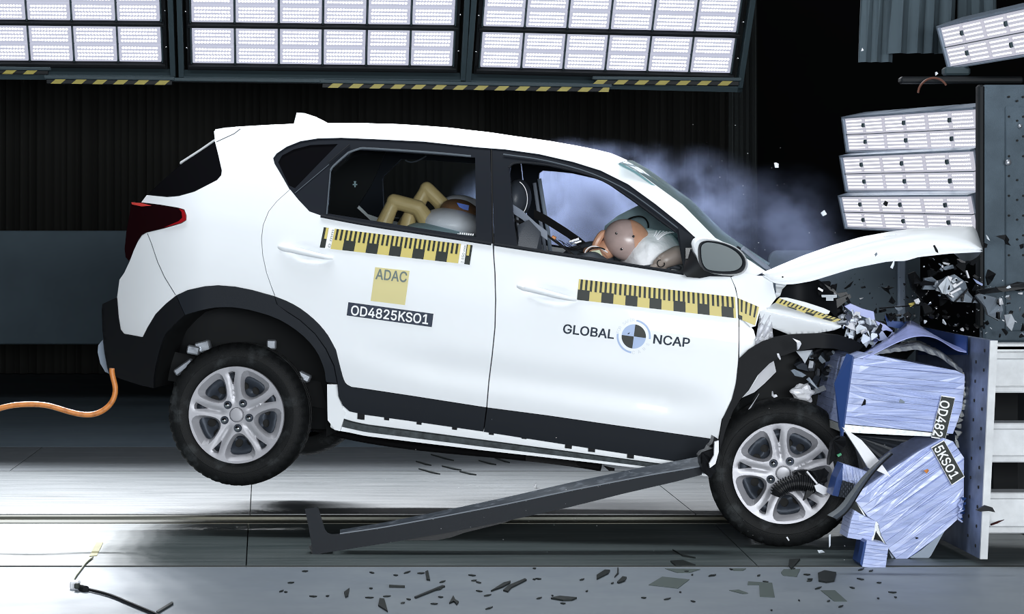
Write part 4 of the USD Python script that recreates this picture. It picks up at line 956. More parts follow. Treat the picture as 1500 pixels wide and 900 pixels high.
# club sign and test number
m_stick = M('sticker_yellow', (.64, .57, .26), .5)
fs = strip_map((549.6, 391.6), (600, 397), (593.2, 447.2), (543, 441)); sq = obj('yellow_sticker', rect_on(fs, 0, 1, 0, 1, ns=8), m_stick, car)
text_on('ADAC', (549.8, 408.6), (595.3, 413.6), 14.6, m_print_grey, sq, 'lettering', bold=True, up=(.11, -.994))
fn = strip_map((510.3, 442.9), (635, 459.9), (632.5, 479.4), (507.8, 462.4)); nb = obj('number_plate', rect_on(fn, 0, 1, 0, 1, ns=16), m_plate_blue, car)
text_on('OD4825KSO1', (513.5, 461.2), (627, 475.2), 13.6, m_paper, nb, 'lettering', bold=True, up=(.1, -.995))
gl = text_on('GLOBAL', (824.3, 488), (899, 496.6), 12.9, m_print_navy, car, 'lettering', bold=True)
text_on('NCAP', (956.6, 503.2), (1010, 508.8), 12.9, m_print_navy, car, 'lettering', bold=True)
TC = np.array([928.4, 493.2]); tilt = 7.3
def sector(r0, r1, a0, a1, mat, name, parent, lift=.003, th=.001):
    a = np.radians(np.linspace(a0, a1, max(8, int(abs(a1 - a0) / 6))) - tilt); 
    P = [TC + r * np.c_[np.cos(a), -np.sin(a)] for r in np.linspace(r0, r1, 4)]
    m = loft([CP(p[:, 0], p[:, 1], DF(p[:, 0], p[:, 1]) - lift) for p in P])
    return obj(name, orient(thicken(m, np.array([0, th, 0])), (0, -1, 0)), mat, parent, smooth=False)
em = sector(.1, 17.8, 0, 360, m_print_lblue, 'crash_emblem', car, .002)
sector(.1, 17.8, 0, 90, m_tape_black, 'quarter', em, .0032); sector(.1, 17.8, 180, 270, m_tape_black, 'quarter', em, .0032)
sector(22.3, 25, -2, 88, m_print_lblue, 'arc', em, .003); sector(22.3, 25, 178, 268, m_print_lblue, 'arc', em, .003)
def arc_text(txt, r, a0, a1, cap, inward=False):
    ms = []
    for i, ch in enumerate(txt):
        if ch == ' ': continue
        a = math.radians(a0 + (a1 - a0) * i / (len(txt) - 1) - tilt)
        c = TC + r * np.array([math.cos(a), -math.sin(a)]); out = np.array([math.cos(a), -math.sin(a)])
        up = -out if inward else out; e = np.array([-up[1], up[0]])
        m = meshkit.text_mesh(ch, 1.0, .02); v = np.array(m.vertices); xm = (v[:, 0].min() + v[:, 0].max()) / 2
        q = c + (v[:, :1] - xm) * cap * e + v[:, 1:2] * cap * up
        P = CP(q[:, 0], q[:, 1], DF(q[:, 0], q[:, 1]) - .0034 - v[:, 2] / .02 * .0006); mm = trimesh.Trimesh(P, m.faces, process=False)
        if mm.volume < 0: mm.faces = mm.faces[:, ::-1]
        ms.append(mm)
    obj('lettering', cat(ms), m_print_faint, em, smooth=False)
arc_text('FOR SAFER', 21.6, 172, 98, 4.6); arc_text('CARS', 26.0, 276, 338, 4.6, True)
obj('lodged_chip', shard_mesh(CP(919.5, 487.5, -.006), .010, 77), m_debris_black, car, smooth=False)
# small marks on the rear window
for k in range(8):
    u_, v_ = 670 + 3.1 * k, 343.2 + .32 * k; hgt = 3.0 if k else 1.2
    obj('glass_mark', slab(CP(np.array([u_ + .5, u_ + 2.4, u_ + 1.7, u_ - .2]), np.array([v_ - hgt, v_ - hgt + .2, v_, v_ - .2]), DF(u_, v_) + .0275), (0, .001, 0)), m_paper, car, smooth=False)
    if k > 2: obj('glass_mark', slab(CP(np.array([u_ + .2, u_ + 2.0, u_ + 1.8, u_]), np.array([v_ + 1.6, v_ + 1.8, v_ + 3.0, v_ + 2.8]), DF(u_, v_) + .0275), (0, .001, 0)), m_paper, car, smooth=False)

# ================================================================== CABIN
def cabin_box(pts, d0_, d1_, mat, name):
    P = np.vstack([CP(u, v, d) for d in (d0_, d1_) for u, v in pts]); return obj(name, trimesh.convex.convex_hull(P), mat, car)
# far inner door panels and roof lining
cabin_box([(480, 345), (1000, 410), (1040, 640), (500, 590)], 1.62, 1.68, m_interior, 'inner_trim')
RL = thicken(across(along([(330, 200), (437, 194), (560, 196), (664, 204), (740, 214), (830, 228), (905, 252), (935, 268)], np.linspace(0, 1, 24)), 9, crown=.02, off=.05), np.array([0, 0, -.012])); obj('roof_lining', RL, m_interior, car)
cabin_box([(480, 330), (478, 318), (440, 296), (405, 240), (420, 217), (330, 200), (320, 240), (250, 290), (230, 420), (470, 440)], .30, .33, m_interior, 'inner_trim') if False else None
LQ = [(325, 215), (400, 208), (500, 208), (470, 260), (440, 300), (470, 330), (480, 440), (240, 420), (235, 300), (310, 275)]
IQ = panel(LQ, inset=.06, thick=.02, s=14); obj('inner_trim', mirror(IQ), m_interior, car)
cabin_box([(330, 300), (500, 330), (500, 345), (330, 330)], .25, CARW - .25, m_interior, 'parcel_shelf')
cabin_box([(1000, 395), (1060, 372), (1110, 400), (1110, 470), (1010, 470), (985, 430)], .18, CARW - .18, m_interior_grey, 'dashboard')
def seat(d_, u0=752, v0=265, off=0):
    sb_ = [(758 + off, 330), (735 + off, 470), (752 + off, 480), (795 + off, 375), (792 + off, 340), (775 + off, 322)]
    P = np.vstack([CP(u, v, d) for d in (d_ - .22, d_ + .22) for u, v in sb_] + [CP(u, v, d) for d in (d_ - .26, d_ + .26) for u, v in [(760 + off, 350), (745 + off, 450), (785 + off, 370)]])
    obj('seat_back', trimesh.convex.convex_hull(P), m_fabric_seat, car)
    P = np.vstack([CP(u, v, d) for d in (d_ - .24, d_ + .24) for u, v in [(745 + off, 470), (760 + off, 445), (890 + off, 468), (905 + off, 490), (880 + off, 510), (750 + off, 500)]])
    obj('seat_cushion', trimesh.convex.convex_hull(P), m_fabric_seat, car)
    hr = CP(758 + off, 292, d_); 
    h_ = obj('headrest', ellipsoid(hr, (.062, .14, .092), rot((0, 1, 0), 8), 3), m_fabric_seat, car)
    st_ = hr + np.array([[.055 * math.cos(a) , -.10 , .082 * math.sin(a)] for a in np.linspace(-1.2, 1.2, 16)])
    obj('stitching', tube(st_, .002, 6), m_paper, h_)
    for s in (-.07, .07): obj('headrest_post', tube([CP(757 + off, 310, d_ + s), CP(760 + off, 345, d_ + s)], .007, 8), m_steel, car)
seat(.42); seat(1.32, off=0)
P = np.vstack([CP(u, v, d) for d in (.22, CARW - .22) for u, v in [(440, 330), (470, 318), (500, 335), (520, 470), (490, 480)]]); obj('rear_seat_back', trimesh.convex.convex_hull(P), m_interior, car)
P = np.vstack([CP(u, v, d) for d in (.2, CARW - .2) for u, v in [(500, 440), (640, 455), (650, 500), (500, 490)]]); obj('rear_seat_cushion', trimesh.convex.convex_hull(P), m_interior, car)
obj('belt_emblem', cat(cbox((.022, .004, .006), .001, CP(520, 270.5, .95)), cbox((.007, .004, .026), .001, CP(520, 270.5, .95)), cbox((.012, .004, .006), .001, CP(520, 266.5, .95))), m_teal, car, smooth=False)
obj('child_seat_tether', tube(spline([CP(594, 235, 1.4), CP(605, 237.5, 1.38), CP(615, 234, 1.36), (CP(624, 229, 1.34))], 16), .0035, 6), m_beltl, car)
def strap(pts, w, mat, name, th=.004):
    rows = [np.array([CP(u, v - w / 2, d) for u, v, d in pts]), np.array([CP(u, v + w / 2, d) for u, v, d in pts])]
    return obj(name, orient(thicken(loft(rows), np.array([0, th, 0])), (0, -1, 0)), mat, car, smooth=True)
strap([(782, 313, .55), (800, 322, .52), (830, 341, .46), (850, 355, .42), (868, 370, .38)], 13, m_belt, 'seat_belt')
strap([(751, 306, .28), (765, 315, .27), (785, 333, .26), (802, 346, .26)], 13, m_beltl, 'seat_side_trim')
strap([(750, 322, .30), (775, 329, .28), (800, 344, .27), (830, 366, .27), (845, 378, .27)], 4, m_belt, 'seat_belt')
obj('door_post', tube(CP(np.array([790, 796, 803, 807]), np.array([262, 300, 340, 378]), 1.55), .010, 8), m_lampbox, car)
obj('door_post', tube(CP(np.array([783, 788, 795, 800]), np.array([268, 304, 342, 378]), 1.50), .009, 8), m_beltl, car)
obj('belt_buckle', cbox((.05, .014, .012), .002, CP(841, 352, .4), rot((0, 1, 0), -18)), m_chrome, car, smooth=False)
obj('belt_buckle', cbox((.045, .014, .01), .002, CP(845, 355.5, .4), rot((0, 1, 0), -18)), m_steel, car, smooth=False)
obj('belt_buckle', cbox((.02, .014, .02), .003, CP(811, 349, .3), rot((0, 1, 0), 25)), m_orange, car, smooth=False)
wr = np.random.default_rng(5)
for k in range(5):
    pts = [CP(812 + 6 * k, 350 + 2 * k, .3), CP(826 + 5 * k + wr.uniform(-3, 3), 358 + wr.uniform(-4, 6), .28), CP(832 + 6 * k, 366 + wr.uniform(-8, 4), .28), CP(846 + 5 * k, 366 + wr.uniform(-6, 6), .28)]
    obj('sensor_wire', tube(spline(pts, 16), .0018, 5), m_belt, car)
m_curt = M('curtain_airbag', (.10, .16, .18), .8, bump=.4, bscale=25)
# curtain airbag beside the passenger's head (teal in the shade)
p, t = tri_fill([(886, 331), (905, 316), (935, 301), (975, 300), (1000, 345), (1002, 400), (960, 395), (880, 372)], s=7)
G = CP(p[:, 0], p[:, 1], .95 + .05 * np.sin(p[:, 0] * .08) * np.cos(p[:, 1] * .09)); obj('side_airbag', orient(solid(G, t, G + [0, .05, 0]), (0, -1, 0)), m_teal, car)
obj('airbag_outline', tube(spline([CP(920, 322, .88), CP(932, 317.5, .86), (CP(943, 319, .86)), CP(949, 327, .86), CP(949, 336, .86), CP(944, 343, .86)], 24), .004, 6), m_interior, car)
# front airbag
ab = trimesh.creation.icosphere(4); v = ab.vertices; nz = meshkit.fbm(v * 2.2, 3, 4); ab.vertices = v * (1 + .14 * (nz - .5)[:, None]) * [.155, .27, .135]
ab.apply_transform(np.block([[rot((0, 1, 0), 35), np.zeros((3, 1))], [0, 0, 0, 1]])); ab.apply_translation(CP(957, 380, .50)); obj('airbag', ab, m_airbag, car)
for k in range(6):
    obj('airbag_fold', tube(spline([CP(949 + 2 * k, 362 - k, .30), CP(956 + 3 * k, 350 - k, .32), CP(962 + 5 * k, 338 + .5 * k, .36)], 10), .003, 5), m_airbag, car)

# ---- driver dummy: body seated, thrown onto the airbag
import manifold3d as m3
def ball(c, r):
    s = m3.Manifold.sphere(r, 20); return s.translate(tuple(map(float, c)))
def limb(a, ra, b, rb): return m3.Manifold.batch_hull([ball(a, ra), ball(b, rb)])
def body(bones, edge=.022, it=8):
    m = m3.Manifold.batch_boolean([limb(*b) for b in bones], m3.OpType.Add).refine_to_length(edge); me = m.to_mesh()
    t = trimesh.Trimesh(me.vert_properties[:, :3], me.tri_verts, process=True); trimesh.smoothing.filter_taubin(t, iterations=it); return t
C2W = lambda p: CQ + p[0] * E1 + p[1] * EN + np.array([0, 0, p[2]])
dmy = thing('driver_dummy', loc=C2W(CP(810, 480, .42)), rotz=-math.degrees(PSI), label='crash dummy in the driver seat with brown head thrown onto the white airbag', category='crash dummy')
o_ = CP(810, 480, .42)
L = lambda u, v, d: CP(u, v, d) - o_
hip, chest, neck0 = L(800, 462, .42), L(858, 405, .42), L(880, 372, .42)
bones = [(hip, .14, L(830, 430, .42), .14), (L(830, 430, .42), .14, chest, .15), (chest, .14, L(868, 385, .42), .10), (L(868, 385, .42), .07, L(882, 366, .42), .055)]
for s in (-1, 1):
    sh, el, wr_ = L(868, 388, .42 + s * .17), L(912, 412, .42 + s * .22), L(962, 396, .42 + s * .16)
    bones += [(chest + [0, s * .08, 0], .11, sh, .062), (sh, .058, el, .046), (el, .046, wr_, .034), (hip + [0, s * .09, 0], .095, L(915, 462, .42 + s * .12), .065), (L(915, 462, .42 + s * .12), .062, L(985, 530, .42 + s * .12), .045), (L(985, 530, .42 + s * .12), .04, L(1015, 528, .42 + s * .12), .035)]
    hd = L(975, 391, .42 + s * .15); bones.append((wr_, .034, hd, .03))
    for q in range(4): bones.append((hd + [0, -.02 + .014 * q, .01], .012, hd + [.06, -.026 + .018 * q, -.005], .009))
    bones.append((hd + [0, -.02 * s, .02], .012, hd + [.02, -.03 * s, .045], .010))
obj('body', body(bones), m_interior_grey, dmy)
hc = L(918, 352, .36)
hd_ = ellipsoid(hc, (.105, .085, .092), rot((0, 1, 0), 28), 4); 
head = obj('head', hd_, m_skin, dmy)
cp2 = trimesh.creation.icosphere(4); cp2 = cp2.slice_plane([.20, 0, .14], [.88, .12, .44]); cp2.vertices = cp2.vertices * [.1075, .0875, .0945]
cp2.apply_transform(np.block([[rot((0, 1, 0), 22), np.zeros((3, 1))], [0, 0, 0, 1]])); cp2.apply_translation(hc); obj('skull_cap', cp2, m_cap, head)
for u, v in ((904.5, 342), (929.5, 346.5), (912, 365)):
    q = L(u, v, .36); dx, dz = (q - hc)[[0, 2]]; y = -.088 * math.sqrt(max(.05, 1 - (dx / .108) ** 2 - (dz / .098) ** 2)); q = hc + [dx, y, dz]
    obj('skull_hole', tube([q + [0, -.004, 0], q + [0, .01, 0]], .0055, 10), m_hole, head); obj('skull_pin', ellipsoid(q + [.002, -.003, .0015], (.003, .003, .003), sub=1), m_chrome, head)
obj('jaw', tube(spline([L(893, 345, .38), L(883, 343, .37), L(877, 350, .36), L(872, 362, .36), L(878, 372, .36)], 16), .017, 10), m_cap, dmy)
obj('neck', tube([L(872, 376, .38), L(888, 366, .38), L(898, 358, .38)], .045, 12), m_cap, dmy)
obj('shoulder_pad', ellipsoid(L(872, 374, .30), (.06, .06, .03), rot((0, 1, 0), 25), 3), m_cap, dmy)
obj('collar_tape', slab(np.array([L(u, v, .235) for u, v in ((866, 368), (878, 366), (884, 378), (872, 381))]), (0, .01, 0)), M('tape_green', (.55, .60, .42), .6), dmy)
obj('wire_loop', tube(spline([L(858, 376, .26), L(859, 366, .25), L(868, 361, .25), L(880, 364, .26), L(890, 370, .27)], 20), .003, 6), m_paper, dmy)
obj('wire_loop', tube(spline([L(860, 378, .25), L(863, 367, .24), L(874, 363, .24), L(886, 366, .25)], 20), .003, 6), m_belt, dmy)
# forearm and fist at the window's front corner
fa_ = body([(L(966, 387, .20), .030, L(975, 381, .20), .036), (L(975, 381, .20), .036, L(992, 374, .22), .042), (L(992, 374, .22), .042, L(1020, 372, .26), .044)], .012, 6); obj('forearm', fa_, m_hand, dmy)
hd3 = body([(L(970, 389, .2), .024, L(958, 393, .2), .020), (L(962, 385, .19), .011, L(966, 379, .18), .010)] + [(L(962, 389 + 2 * q, .18 + .014 * q), .011, L(955, 393 + 1.2 * q, .18 + .016 * q), .009) for q in range(4)], .007, 4); obj('hand', hd3, m_hand, dmy)
obj('wrist_seam', tube(spline([L(968, 381, .165), L(963, 386, .158), L(966, 391, .16), L(972, 390, .158), L(973, 385, .155)], 20), .0022, 6), m_hole, dmy)

# ---- child dummy and its seat in the back
cs = thing('infant_carrier', loc=C2W(CP(655, 345, .5)), rotz=-math.degrees(PSI), label='pale rear-facing child seat with teal edge behind the rear door glass', category='child seat')
o_ = CP(655, 345, .5)
sh_ = trimesh.creation.icosphere(4); sh_.vertices = sh_.vertices * [.150, .20, .078]; sh_.vertices[:, 2] *= np.where(sh_.vertices[:, 2] < 0, .8, 1); sh_.apply_transform(np.block([[rot((0, 1, 0), 9), np.zeros((3, 1))], [0, 0, 0, 1]])); sh_.apply_translation(L(664, 330, .45)); obj('shell', sh_, m_seatwhite, cs)
obj('hood_band', ellipsoid(L(674, 312, .52), (.095, .14, .062), rot((0, 1, 0), 16), 3), m_brown, cs)
obj('hood_shell', ellipsoid(L(678, 312, .72), (.120, .14, .082), rot((0, 1, 0), 14), 3), m_seatwhite, cs)
obj('blue_patch', slab(np.array([L(u, v, .395) for u, v in ((669, 297), (687, 301), (686, 308.5), (674, 306))]), (0, .01, 0)), m_bluepatch, cs, smooth=False)
te = trimesh.creation.icosphere(3); te.vertices = te.vertices * [.17, .22, .05]; te.apply_transform(np.block([[rot((0, 1, 0), 9), np.zeros((3, 1))], [0, 0, 0, 1]])); te.apply_translation(L(648, 343, .42)); obj('base_edge', te, m_teal, cs)
obj('base', cbox((.36, .40, .22), .04, L(640, 385, .45), rot((0, 1, 0), 9)), m_interior, cs)
text_on_ = None
m_ = meshkit.text_mesh('Jop', .012, .002); m_.apply_transform(np.block([[rot((0, 1, 0), 12) @ np.array([[1, 0, 0], [0, 0, -1], [0, 1, 0]]), np.zeros((3, 1))], [0, 0, 0, 1]])); m_.apply_translation(L(641, 324.5, .262)); obj('lettering', m_, m_paper, cs, smooth=False)
cd = thing('child_dummy', loc=C2W(CP(600, 330, .5)), rotz=-math.degrees(PSI), label='tan child dummy with two bent knees showing above the rear door sill', category='crash dummy')
o_ = CP(600, 330, .5)
bn = [(L(640, 345, .5), .07, L(628, 350, .5), .075)]
for knee, foot, thigh, dd in (((577, 295), (556, 342), (613, 305), .36), ((625, 277), (596, 328), (650, 302), .58)):
    k_, f_, t_ = L(*knee, dd), L(*foot, dd), L(*thigh, dd)
    bn += [(k_, .034, t_, .036), (k_, .030, f_, .040), (t_, .034, L(640, 345, dd), .05), (f_, .04, L(foot[0] - 8, foot[1] + 14, dd), .04)]
bn += [(L(600, 318, .4), .034, L(593, 345, .4), .04)]
obj('body', body(bn, .014, 6), m_tan, cd)

# ================================================================== HONEYCOMB BARRIER
DH = 10.55        # depth of the honeycomb's near face
def split_layers(poly, ang, n, seed):
    """Cut a pixel polygon in n slanted layers."""
    g = np.random.default_rng(seed); P = Polygon(poly).buffer(0); a = math.radians(ang); e = np.array([math.cos(a), math.sin(a)]); nn = np.array([-e[1], e[0]])
    s = np.array(P.exterior.coords) @ nn; cuts = np.linspace(s.min(), s.max(), n + 1); cuts[1:-1] += g.uniform(-.22, .22, n - 1) * (cuts[1] - cuts[0]); out = []
    for c0, c1 in zip(cuts[:-1], cuts[1:]):
        k = np.array([nn * c0 + e * -3000, nn * c0 + e * 3000, nn * (c1 - .35) + e * 3000, nn * (c1 - .35) + e * -3000]); q = P.intersection(Polygon(k))
        for r in getattr(q, 'geoms', [q]):
            if r.geom_type == 'Polygon' and r.area > 6: out.append(np.array(r.exterior.coords)[:-1])
    return out
def layered(name, poly, ang, n, D, depth, mat, parent, seed, wob=.007):
    g = np.random.default_rng(seed + 99)
    for q in split_layers(poly, ang, n, seed):
        dd = g.uniform(-wob, wob)
        q3 = np.array([W(u, v, D + dd) for u, v in densify(q, 14)]); q3[:, 1] += g.uniform(-wob * .35, wob * .35, len(q3))
        obj(name, slab(q3, (0, depth, 0)), mat, parent, smooth=False)
hb = thing('honeycomb_block', label='upper pale blue honeycomb block with the first half of the black number label', category='honeycomb block')
up = [(1248, 527), (1275, 519), (1300, 524), (1350, 534), (1400, 543), (1413, 549), (1413, 562), (1409, 600), (1396, 636), (1300, 627), (1232, 621), (1238, 580)]
layered('honeycomb_layer', up, 5.5, 11, DH, 1.0, m_blue, hb, 3)
obj('foil_layer', slab(np.array([W(u, v, DH - .004) for u, v in densify([(1232, 622), (1300, 628), (1390, 637), (1372, 640), (1320, 638), (1262, 635), (1232, 633)], 10)]), (0, 1.0, 0)), m_honey, hb, smooth=False)
obj('front_face', slab(np.array([W(1247, 523, DH - .01), W(1231, 640, DH - .01), W(1228, 606, DH + .9), W(1222, 560, DH + .9), W(1240, 520, DH + .9)]), (.012, 0, .0)), m_blue_dark, hb, smooth=False)
P = [W(u, v, DH + dy) for u, v, dy in ((1247, 526, .0), (1231, 640, .0))]
x0 = W(1240, 580, DH)
obj('front_sheet', hexa([W(1249, 521, DH - .02), W(1233, 640, DH - .02), W(1228, 625, DH + .02), W(1222, 562, DH + .05), W(1240, 518, DH + .02), W(1249, 521, DH + .5), W(1233, 640, DH + .5), W(1226, 562, DH + .5)]), m_blue_dark, hb, smooth=False)
# opened top: crushed foil cells
hr_ = np.random.default_rng(4)
for k in range(9):
    u = np.linspace(1272 + 2 * k, 1410 - .6 * k, 26); v = np.interp(u, [1272, 1310, 1345, 1380, 1413], [517, 511, 507, 520, 546]) - 1.0 - 0.9 * k + hr_.uniform(-.8, .8, 26)
    rows = [np.array([W(a, b, DH + .02 + .09 * k + .01 * (i % 3)) for i, (a, b) in enumerate(zip(u, v))]), np.array([W(a, b + 6, DH + .06 + .10 * k) for a, b in zip(u, v)])]
    obj('foil_cell', thicken(loft(rows), np.array([0, .012, 0])), m_honey, hb, smooth=20)
# peeled blue cover sheet
c = smooth_line([(1262, 524), (1285, 509), (1310, 494), (1328, 483), (1340, 480.5), (1352, 484), (1370, 494), (1388, 508), (1404, 516), (1416, 517)], 2); cf = smooth_line([(1290, 507), (1305, 492), (1320, 478), (1330, 470.5), (1340, 473), (1356, 481), (1374, 492), (1390, 501), (1405, 508), (1418, 512)], 2)
c = along(smooth_line([(1264, 527), (1285, 517), (1310, 504), (1335, 494), (1355, 492.5), (1372, 496), (1388, 506), (1402, 515), (1416, 517)], 2), np.linspace(0, 1, 40)); cf = along(smooth_line([(1262, 519), (1282, 508), (1308, 492), (1325, 477), (1331, 470), (1342, 474), (1362, 488), (1385, 502), (1417, 512)], 1), np.linspace(0, 1, 40))
rows = [np.array([W(u, v, DH - .03) for u, v in c]), np.array([W(.5 * (a[0] + b[0]), .5 * (a[1] + b[1]) - 1.5, DH + .12) for a, b in zip(c, cf)]), np.array([W(u, v, DH + .33) for u, v in cf]), np.array([W(1150 + (u - 1150) * .98 + 6, v + 8 + .06 * (v - 480), DH + .7) for u, v in cf])]
obj('cover_sheet', thicken(loft(rows), np.array([0, .003, .004])), m_blue_sheet, hb, smooth=40)
for pts, mat in (([(1237, 449), (1246, 445), (1262, 452), (1280, 457), (1282, 470), (1297, 476), (1308, 485), (1300, 495), (1288, 478), (1270, 466), (1250, 459)], m_blue_sheet), ([(1285, 487), (1298, 484), (1312, 488), (1300, 498), (1286, 500), (1276, 512), (1280, 498)], m_blue), ([(1296, 462), (1310, 471), (1328, 472), (1318, 482), (1300, 478)], m_blue_dark)):
    q = densify(pts, 7); g = np.random.default_rng(len(pts)); obj('torn_sheet', slab(np.array([W(u, v, 10.95 + .0 * g.uniform()) for u, v in q]), (0, .01, .002)), mat, hb, smooth=False)
obj('back_sheet', hexa([W(1340, 477, 11.5), W(1416, 493, 10.56), W(1416, 520, 10.56), W(1345, 520, 11.5), W(1342, 477, 11.52), W(1418, 493, 10.58), W(1418, 520, 10.58), W(1347, 520, 11.52)]), m_blue_dark, hb, smooth=False)
# crumpled foil between block and plate
for k in range(12):
    v0 = 552 + k * 9; u = 1410 + .0 * k - max(0, k - 4) * 1.2
    obj('foil_cell', shard_mesh(W(u, v0, DH + .06), .022, 500 + k, .5), m_honey, hb, smooth=False)
# number label halves (white letters on black, reading downwards)
def label_on_barrier(TL, TR, BR, BL, txt, a, b, cap, D, parent):
    q = np.array([W(*p, D) for p in (TL, TR, BR, BL)]); cen = q.mean(0)
    obj('label_border', slab(cen + (q - cen) * 1.05, (0, .002, 0)), m_paper, parent, smooth=False)
    lb = obj('number_label', slab(q - [0, .0015, 0], (0, .002, 0)), m_tape_black, parent, smooth=False)
    m = meshkit.text_mesh(txt, 1.0, .02, bold=True); v = np.array(m.vertices); x0, x1 = v[:, 0].min(), v[:, 0].max(); a, b = np.array(a, float), np.array(b, float); e = b - a; Ln = np.linalg.norm(e); e /= Ln; upv = np.array([e[1], -e[0]])
    uv = a + ((v[:, :1] - x0) / (x1 - x0) * Ln) * e + v[:, 1:2] * cap * upv; P = np.array([W(u_, v_, D - .0028 - z_ * .04) for (u_, v_), z_ in zip(uv, v[:, 2])])
    mm = trimesh.Trimesh(P, m.faces, process=False)
    if mm.volume < 0: mm.faces = mm.faces[:, ::-1]
    obj('lettering', mm, m_paper, lb, smooth=False)
label_on_barrier((1379, 581), (1398.5, 584), (1384.5, 643), (1365, 640), 'OD482', (1378.5, 586), (1366.5, 638), 13.5, DH - .022, hb)
lowb = thing('honeycomb_block', label='lower blue honeycomb block twisted down, with the end of the black number label', category='honeycomb block')
low = [(1251, 731), (1262, 718), (1300, 692), (1345, 662), (1382, 642), (1396, 647), (1412, 671), (1412, 735), (1407, 757), (1380, 782), (1340, 812), (1318, 826), (1304, 808), (1291, 785), (1286, 766), (1271, 757)]
layered('honeycomb_layer', low, -35, 12, DH - .06, .95, m_blue, lowb, 7)
obj('bottom_sheet', slab(np.array([W(u, v, DH - .03) for u, v in densify([(1302, 808), (1308, 822), (1314, 832), (1325, 828), (1334, 823), (1346, 825), (1356, 823), (1364, 814), (1380, 785), (1384, 778), (1350, 806), (1318, 827)], 6)]), (0, .8, 0)), m_lampbox, lowb, smooth=False)
obj('torn_edge', slab(np.array([W(u, v, DH - .05) for u, v in densify([(1251, 731), (1256, 735), (1270, 760), (1283, 761), (1286, 768), (1293, 788), (1304, 808), (1296, 798), (1284, 780), (1279, 762), (1268, 760)], 5)]), (0, .3, 0)), m_honey, lowb, smooth=False)
for k in range(14):
    t = k / 13; obj('torn_foil', shard_mesh(W(1412 - 3 * abs(math.sin(k * 2.1)) - t * 4, 730 + 32 * t, DH - .08), .02, 700 + k, .3), m_blue if k % 3 else m_blue_dark, lowb, smooth=False)
label_on_barrier((1365, 657), (1383, 646.5), (1412, 698), (1394, 710), '5KSO1', (1368, 658), (1393.5, 703), 13.5, DH - .088, lowb)
def cube_piece(poly, ang, n, D, depth, label, seed):
    t = thing('honeycomb_piece', label=label, category='honeycomb piece')
    layered('honeycomb_layer', poly, ang, n, D, depth, m_blue, t, seed, .004)
    return t
c1 = cube_piece([(1252, 748), (1268, 758), (1283, 764), (1280, 784), (1276, 794), (1241, 788), (1246, 765)], 9, 6, 10.3, .16, 'small blue honeycomb piece broken off beside the lower honeycomb block', 12)
obj('side_face', slab(np.array([W(u, v, 10.3) for u, v in ((1283, 764), (1287, 768), (1284, 775), (1279, 793), (1276, 794))]), (0, .15, 0)), m_honey, c1, smooth=False)
c2 = cube_piece([(1270, 792), (1302, 800), (1300, 812), (1297, 834), (1263, 831)], 6, 7, 10.22, .16, 'small blue honeycomb piece standing on the floor, lowest of the broken pieces', 13)
obj('front_face', slab(np.array([W(u, v, 10.22) for u, v in ((1270, 792), (1263, 831), (1260, 826), (1266, 795))]), (0, .15, 0)), m_blue_dark, c2, smooth=False)
c3 = cube_piece([(1235, 680), (1272, 692), (1268, 708), (1252, 709), (1234, 704)], 80, 9, 10.35, .12, 'blue honeycomb piece with open cells flying beside the front wheel', 14)
obj('side_face', slab(np.array([W(u, v, 10.345) for u, v in ((1235, 680), (1234, 704), (1228, 728), (1219, 726), (1226, 700))]), (0, .12, 0)), m_blue_dark, c3, smooth=False)
cells = cat([tube([W(u + (3 if j % 2 else 0), v, 10.335), W(u + (3 if j % 2 else 0), v, 10.36)], .0062, 6, caps=False) for j, v in enumerate(np.arange(706, 731, 3.6)) for u in np.arange(1231, 1254, 5.6)])
obj('open_cells', slab(np.array([W(u, v, 10.35) for u, v in ((1234, 704), (1252, 709), (1245, 731), (1229, 728))]), (0, .1, 0)), m_steel_dark, c3, smooth=False); obj('cell_wall', cells, m_honey, c3, smooth=False, kind='stuff')

# ================================================================== TORN PARTS NEAR THE WHEEL
def free(name, polys, D, th, label, cat_, mat, s=None, group=None, wob=0.0, seed=1):
    g = np.random.default_rng(seed); q = densify(polys, 8); q3 = np.array([W(u, v, D) for u, v in q]); q3[:, 1] += g.uniform(-wob, wob, len(q3))
    return obj(name, slab(q3, (0, th, 0)), mat, None, smooth=False, label=label, category=cat_, group=group)
free('white_splinter', [(1234, 626), (1242, 631), (1262, 645), (1275, 660), (1290, 678), (1305, 699), (1285, 690), (1272, 686), (1255, 658)], 10.2, .02, 'long white pointed splinter in front of the lower honeycomb block', 'splinter', m_debris_white)
bs = thing('bumper_strip', label='dark grey curved strip crossing the white splinter beside the front wheel', category='strip')
cl_ = smooth_line([(1306, 663), (1290, 676), (1270, 697), (1252, 722), (1236, 746), (1219, 758)], 2); cl_ = along(cl_, np.linspace(0, 1, 30)); wd = np.linspace(1.5, 7.5, 30)
rows = [np.array([W(u - w * .9, v - w * .35, 10.05) for (u, v), w in zip(cl_, wd)]), np.array([W(u, v, 10.03) for (u, v), w in zip(cl_, wd)]), np.array([W(u + w * .9, v + w * .4, 10.07) for (u, v), w in zip(cl_, wd)])]
obj('strip', orient(thicken(loft(rows), np.array([0, .012, 0])), (0, -1, 0)), M('strip_grey', (.10, .115, .13), .5), bs, smooth=20)
obj('strip_edge', tube(rows[2] + [0, .01, -.004], .006, 6), m_debris_black, bs)
cg = thing('corrugated_hose', label='black corrugated hose piece with white tag lying across the front wheel cover', category='hose')
pth = spline([W(u, v, 10.55) for u, v in ((1136, 727), (1143, 717), (1158, 709), (1175, 708), (1196, 713))], 120); rr_ = .030 + .005 * np.sign(np.sin(np.arange(120) * 1.15)) ; rr_[:14] *= np.linspace(.7, 1, 14)
obj('hose', tube(pth, rr_, 14), m_debris_black, cg, smooth=20)
